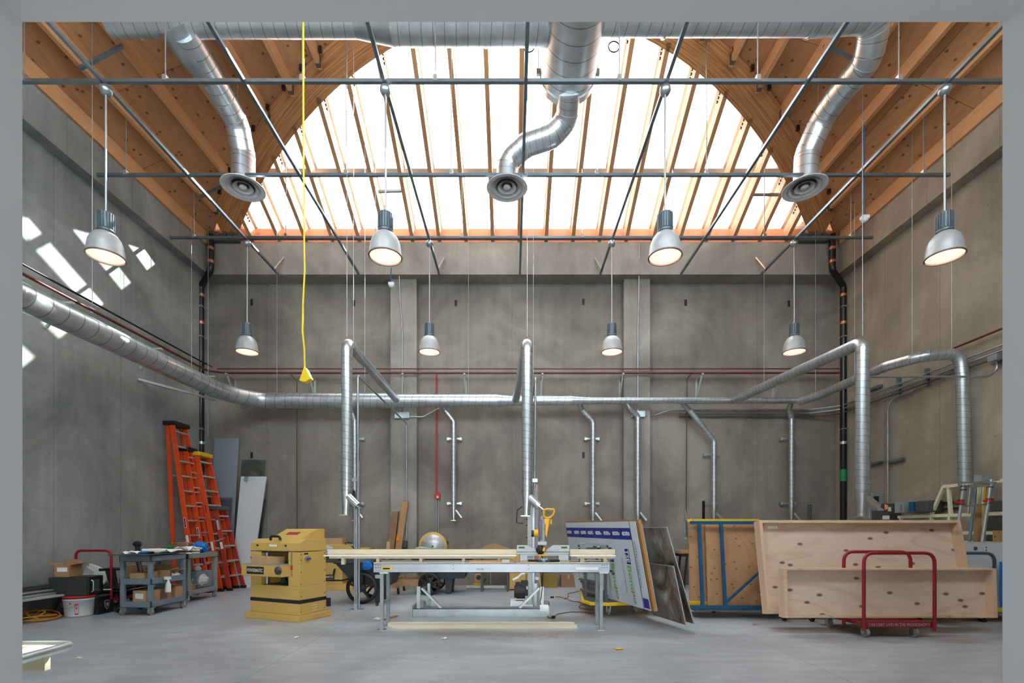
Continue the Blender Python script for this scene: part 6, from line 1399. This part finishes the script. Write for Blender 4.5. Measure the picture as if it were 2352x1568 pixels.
# rack behind: cream steel frame
t = thing('steel_rack', 'cream painted open steel rack along the right wall', 'rack', (7.0, 8.0, 0)); XX = 7.08
for h, y1 in ((.246, 8.85), (-.035, 7.9), (-.185, 7.9), (-.45, 8.8)): MB().beam((XX, 6.2, CH + h), (XX, y1, CH + h), .05, .05).build('side_rail', CREAM, t)
MB().beam((XX, 6.2, CH + .72), (XX, 7.93, CH + .72), .05, .05).build('top_rail', CREAM, t)
MB().beam((XX, 7.93, CH + .72), (XX, 8.17, CH + .246), .04, .045).build('sloping_post', CREAM, t); MB().beam((XX, 7.84, CH + .70), (XX, 7.80, CH + .246), .04, .045).build('short_post', CREAM, t)
for y in (6.3, 7.82, 8.16, 8.8): MB().box(XX - .02, XX + .02, y - .02, y + .02, 0, CH + .25).build('leg', CREAM, t)
# chrome lift poles
t = thing('pole_lift', 'pair of slanting chrome poles joined by steel bars with red clamps', 'stand', P(2230, 1245, 6.85)); dL = 6.85
def seg(a, b, r, m, nm, da=6.85, db=6.85): return MB().cyl(P(*a, da), P(*b, db), r, 14).build(nm, m, t)
zb_ = 1245
def slant(xt, yt, xb_, yb_): 
    f = (1424 - yt) / (yb_ - yt); return (xt + (xb_ - xt) * f, 1408)
seg((2214, 1107), slant(2214, 1107, 2203, 1195), .020, CHROME, 'pole'); seg((2277, 1101), slant(2277, 1101, 2257, 1246), .024, CHROME, 'pole')
seg((2241, 1122), slant(2241, 1122, 2228, 1236), .018, plain('blue_grey_pole', (130, 156, 172), .35, .6), 'pole', 7.0, 7.0); seg((2229, 1115), (2224, 1180), .016, GALP, 'rod', 7.1, 7.1)
MB().beam(P(2208, 1108, dL), P(2283, 1108, dL), .06, .02).beam(P(2224, 1116, dL), P(2283, 1113, dL), .03, .05).build('cross_bar', GAL, t); MB().beam(P(2214, 1162, dL), P(2282, 1156, dL), .03, .025).build('cross_bar', GAL, t)
MB().beam(P(2286, 1107, dL), P(2280, 1158, dL), .02, .03).build('side_bar', GAL, t); MB().beam(P(2221, 1116, dL), P(2216, 1162, dL), .02, .03).build('side_bar', GAL, t); MB().box(PX(2273, 6.9), PX(2297, 6.9), 6.9, 7.05, PZ(1103, 6.9), PZ(1099, 6.9)).build('top_plate', GAL, t)
for px, py in ((2207, 1153), (2272, 1150)):
    MB().cyl(P(px, py + 3.5, dL), P(px, py - 3.5, dL), .034, 14).build('clamp', REDB, t); MB().cbox(P(px - 8, py, dL), (.06, .03, .03)).build('clamp_handle', REDB, t)
    for k in (-5, 5): MB().cyl(P(px, py + k + .7, dL), P(px, py + k - .7, dL), .04, 14).build('clamp_ring', BLK, t)
for px, py in ((2213, 1116), (2212, 1124), (2274, 1118)): MB().cyl(P(px, py + .8, dL), P(px, py - .8, dL), .036, 14).build('clamp_ring', BLK, t)
sheet('wood_board', 'brown board leaning between the chrome poles', [P(2230, 1412, 6.9), P(2247, 1412, 6.9), P(2258, 1160, 7.0), P(2242, 1160, 7.0)], CARD, .02, 'board')
sheet('timber_strip', 'pale timber strip behind the brown board and chrome poles', [P(2238, 1412, 7.02), P(2246, 1412, 7.02), P(2255, 1114, 7.08), P(2247, 1114, 7.08)], CREAM, .02, 'strip')
sheet('spirit_level', 'long yellow level leaning beside the right chrome pole', [P(2246, 1412, 6.88), P(2252, 1412, 6.88), P(2270, 1118, 6.95), P(2264, 1118, 6.95)], YEL2, .02, 'level')
sheet('timber_strip', 'pale timber strip touching the yellow level', [P(2240, 1412, 6.94), P(2246, 1412, 6.94), P(2265, 1118, 7.0), P(2260, 1118, 7.0)], CREAM, .02, 'strip')
sheet('plywood_board', 'orange brown board corner at the right edge above the white panel', [V(PX(2282, 6.7), 6.68, .19), V(7.0, 6.68, .19), V(7.0, 6.72, PZ(1218, 6.7)), V(PX(2286, 6.7), 6.72, PZ(1218, 6.7))], PLYT, .018, 'board')
sheet('dark_board', 'large dark grey board against the right wall behind the poles', [V(7.19, 7.35, 0), V(7.12, 6.2, 0), V(7.2, 6.2, 1.66), V(7.22, 7.35, 1.66)], DKGR, .01, 'board')
# switch boxes on the right wall
t = thing('switch_box', 'large grey switch box with an orange sticker on the right wall', 'box', (7.1, 9.3, 1.5)); 
def wb_(px0, px1, py0, py1, dep, m, nm, dw=None):
    d1 = 7.25 * F / (px0 - 1176.); d0 = (7.25 - dep) * F / (px1 - 1176.); d0 = min(d0, d1 - .05)
    return MB().box(7.25 - dep, 7.25, d0, d1, PZ(py1, d0), PZ(py0, d0)).build(nm, m, t, bev=.006)
MB().box(6.95, 7.25, 9.0, 9.35, PZ(1200, 9.1) - .2, PZ(1157, 9.1)).build('enclosure', DKGR, t, bev=.006)
MB().box(PX(2014, 8.99), PX(2052, 8.99), 8.985, 9.0, PZ(1205, 8.99), PZ(1157, 8.99)).build('front_door', DKGR, t)
MB().cyl(P(2033, 1164, 8.98), P(2033, 1164, 8.985), .05, 18).build('orange_sticker', ORANGE, t); MB().cbox(P(2043, 1169, 8.98), (.06, .004, .08)).build('white_label', PAPER, t); MB().cbox(P(2035, 1188, 8.98), (.13, .004, .07)).build('white_label', PAPER, t)
t = thing('starter_box', 'small grey starter box with buttons on the right wall', 'box', (7.1, 8.7, 1.6)); MB().box(6.92, 7.25, 8.55, 8.75, PZ(1177, 8.6), PZ(1152, 8.6)).build('enclosure', GREYP, t, bev=.01)
for py, m in ((1161, GREEN), (1170, REDB)): MB().cyl(P(2070, py, 8.54), P(2070, py, 8.55), .016, 10).build('button', m, t)
MB().box(6.93, 6.97, 8.35, 8.45, PZ(1175, 8.5), PZ(1153, 8.5)).build('blue_cover', BLUE, t)
t = thing('disconnect_box', 'dark grey rounded disconnect box at the right of the starter box', 'box', (7.1, 8.2, 1.6)); MB().box(6.95, 7.25, 8.1, 8.35, PZ(1177, 8.2), PZ(1149, 8.2)).build('enclosure', DKGR, t, bev=.03)
for z in (PZ(1156, 8), PZ(1170, 8)): MB().box(7.2, 7.25, 7.8, 8.1, z, z + .03).build('mount_rail', BLK, t)
t = thing('switch_box', 'narrow grey breaker box behind the right drop duct', 'box', (7.1, 9.55, 1.6)); MB().box(7.02, 7.25, 9.42, 9.66, PZ(1192, 9.5), PZ(1131, 9.5)).build('enclosure', GREYP, t, bev=.006); MB().box(7.05, 7.1, 9.36, 9.42, PZ(1157, 9.5), PZ(1140, 9.5)).build('lever', BLK, t)
t = thing('junction_box', 'small tilted grey box on the right wall beside the foot of the wall duct', 'box', (7.15, 7.25, 1.9)); MB().cbox(P(2255, 1102, 7.3), (.14, .12, .15), 0, .12).build('box', GREYP, t, bev=.004)
# little bench at the back
t = thing('small_bench', 'small wooden topped bench at the back wall left of the blue rack', 'bench', (PX(1590, 9.8), 9.9, 0)); MB().box(PX(1563, 9.8), PX(1640, 9.8), 9.8, 10.3, PZ(1271, 9.8), PZ(1264, 9.8)).build('bench_top', PLYT, t); MB().box(PX(1566, 9.8), PX(1640, 9.8), 9.82, 10.28, PZ(1278, 9.8), PZ(1271, 9.8)).build('apron', BLK, t)
for a, b in ((1580, 1572), (1634, 1640)):
    for y in (9.84, 10.24): MB().beam((PX(a, 9.8), y, PZ(1276, 9.8)), (PX(b, 9.8), y, 0), .035, .035, (0, 1, 0)).build('leg', BLK, t)
pipe('vertical_pole', [P(1616, 1150, 10.3), P(1616, 1345, 10.75)], .03, BLKP, 'black pole standing at the back wall behind the blue rack', 'pole')
pipe('vertical_pole', [P(1860, 1158, 10.5), P(1860, 1345, 10.75)], .035, DKGR, 'dark pole standing at the back wall above the big plywood box', 'pole')
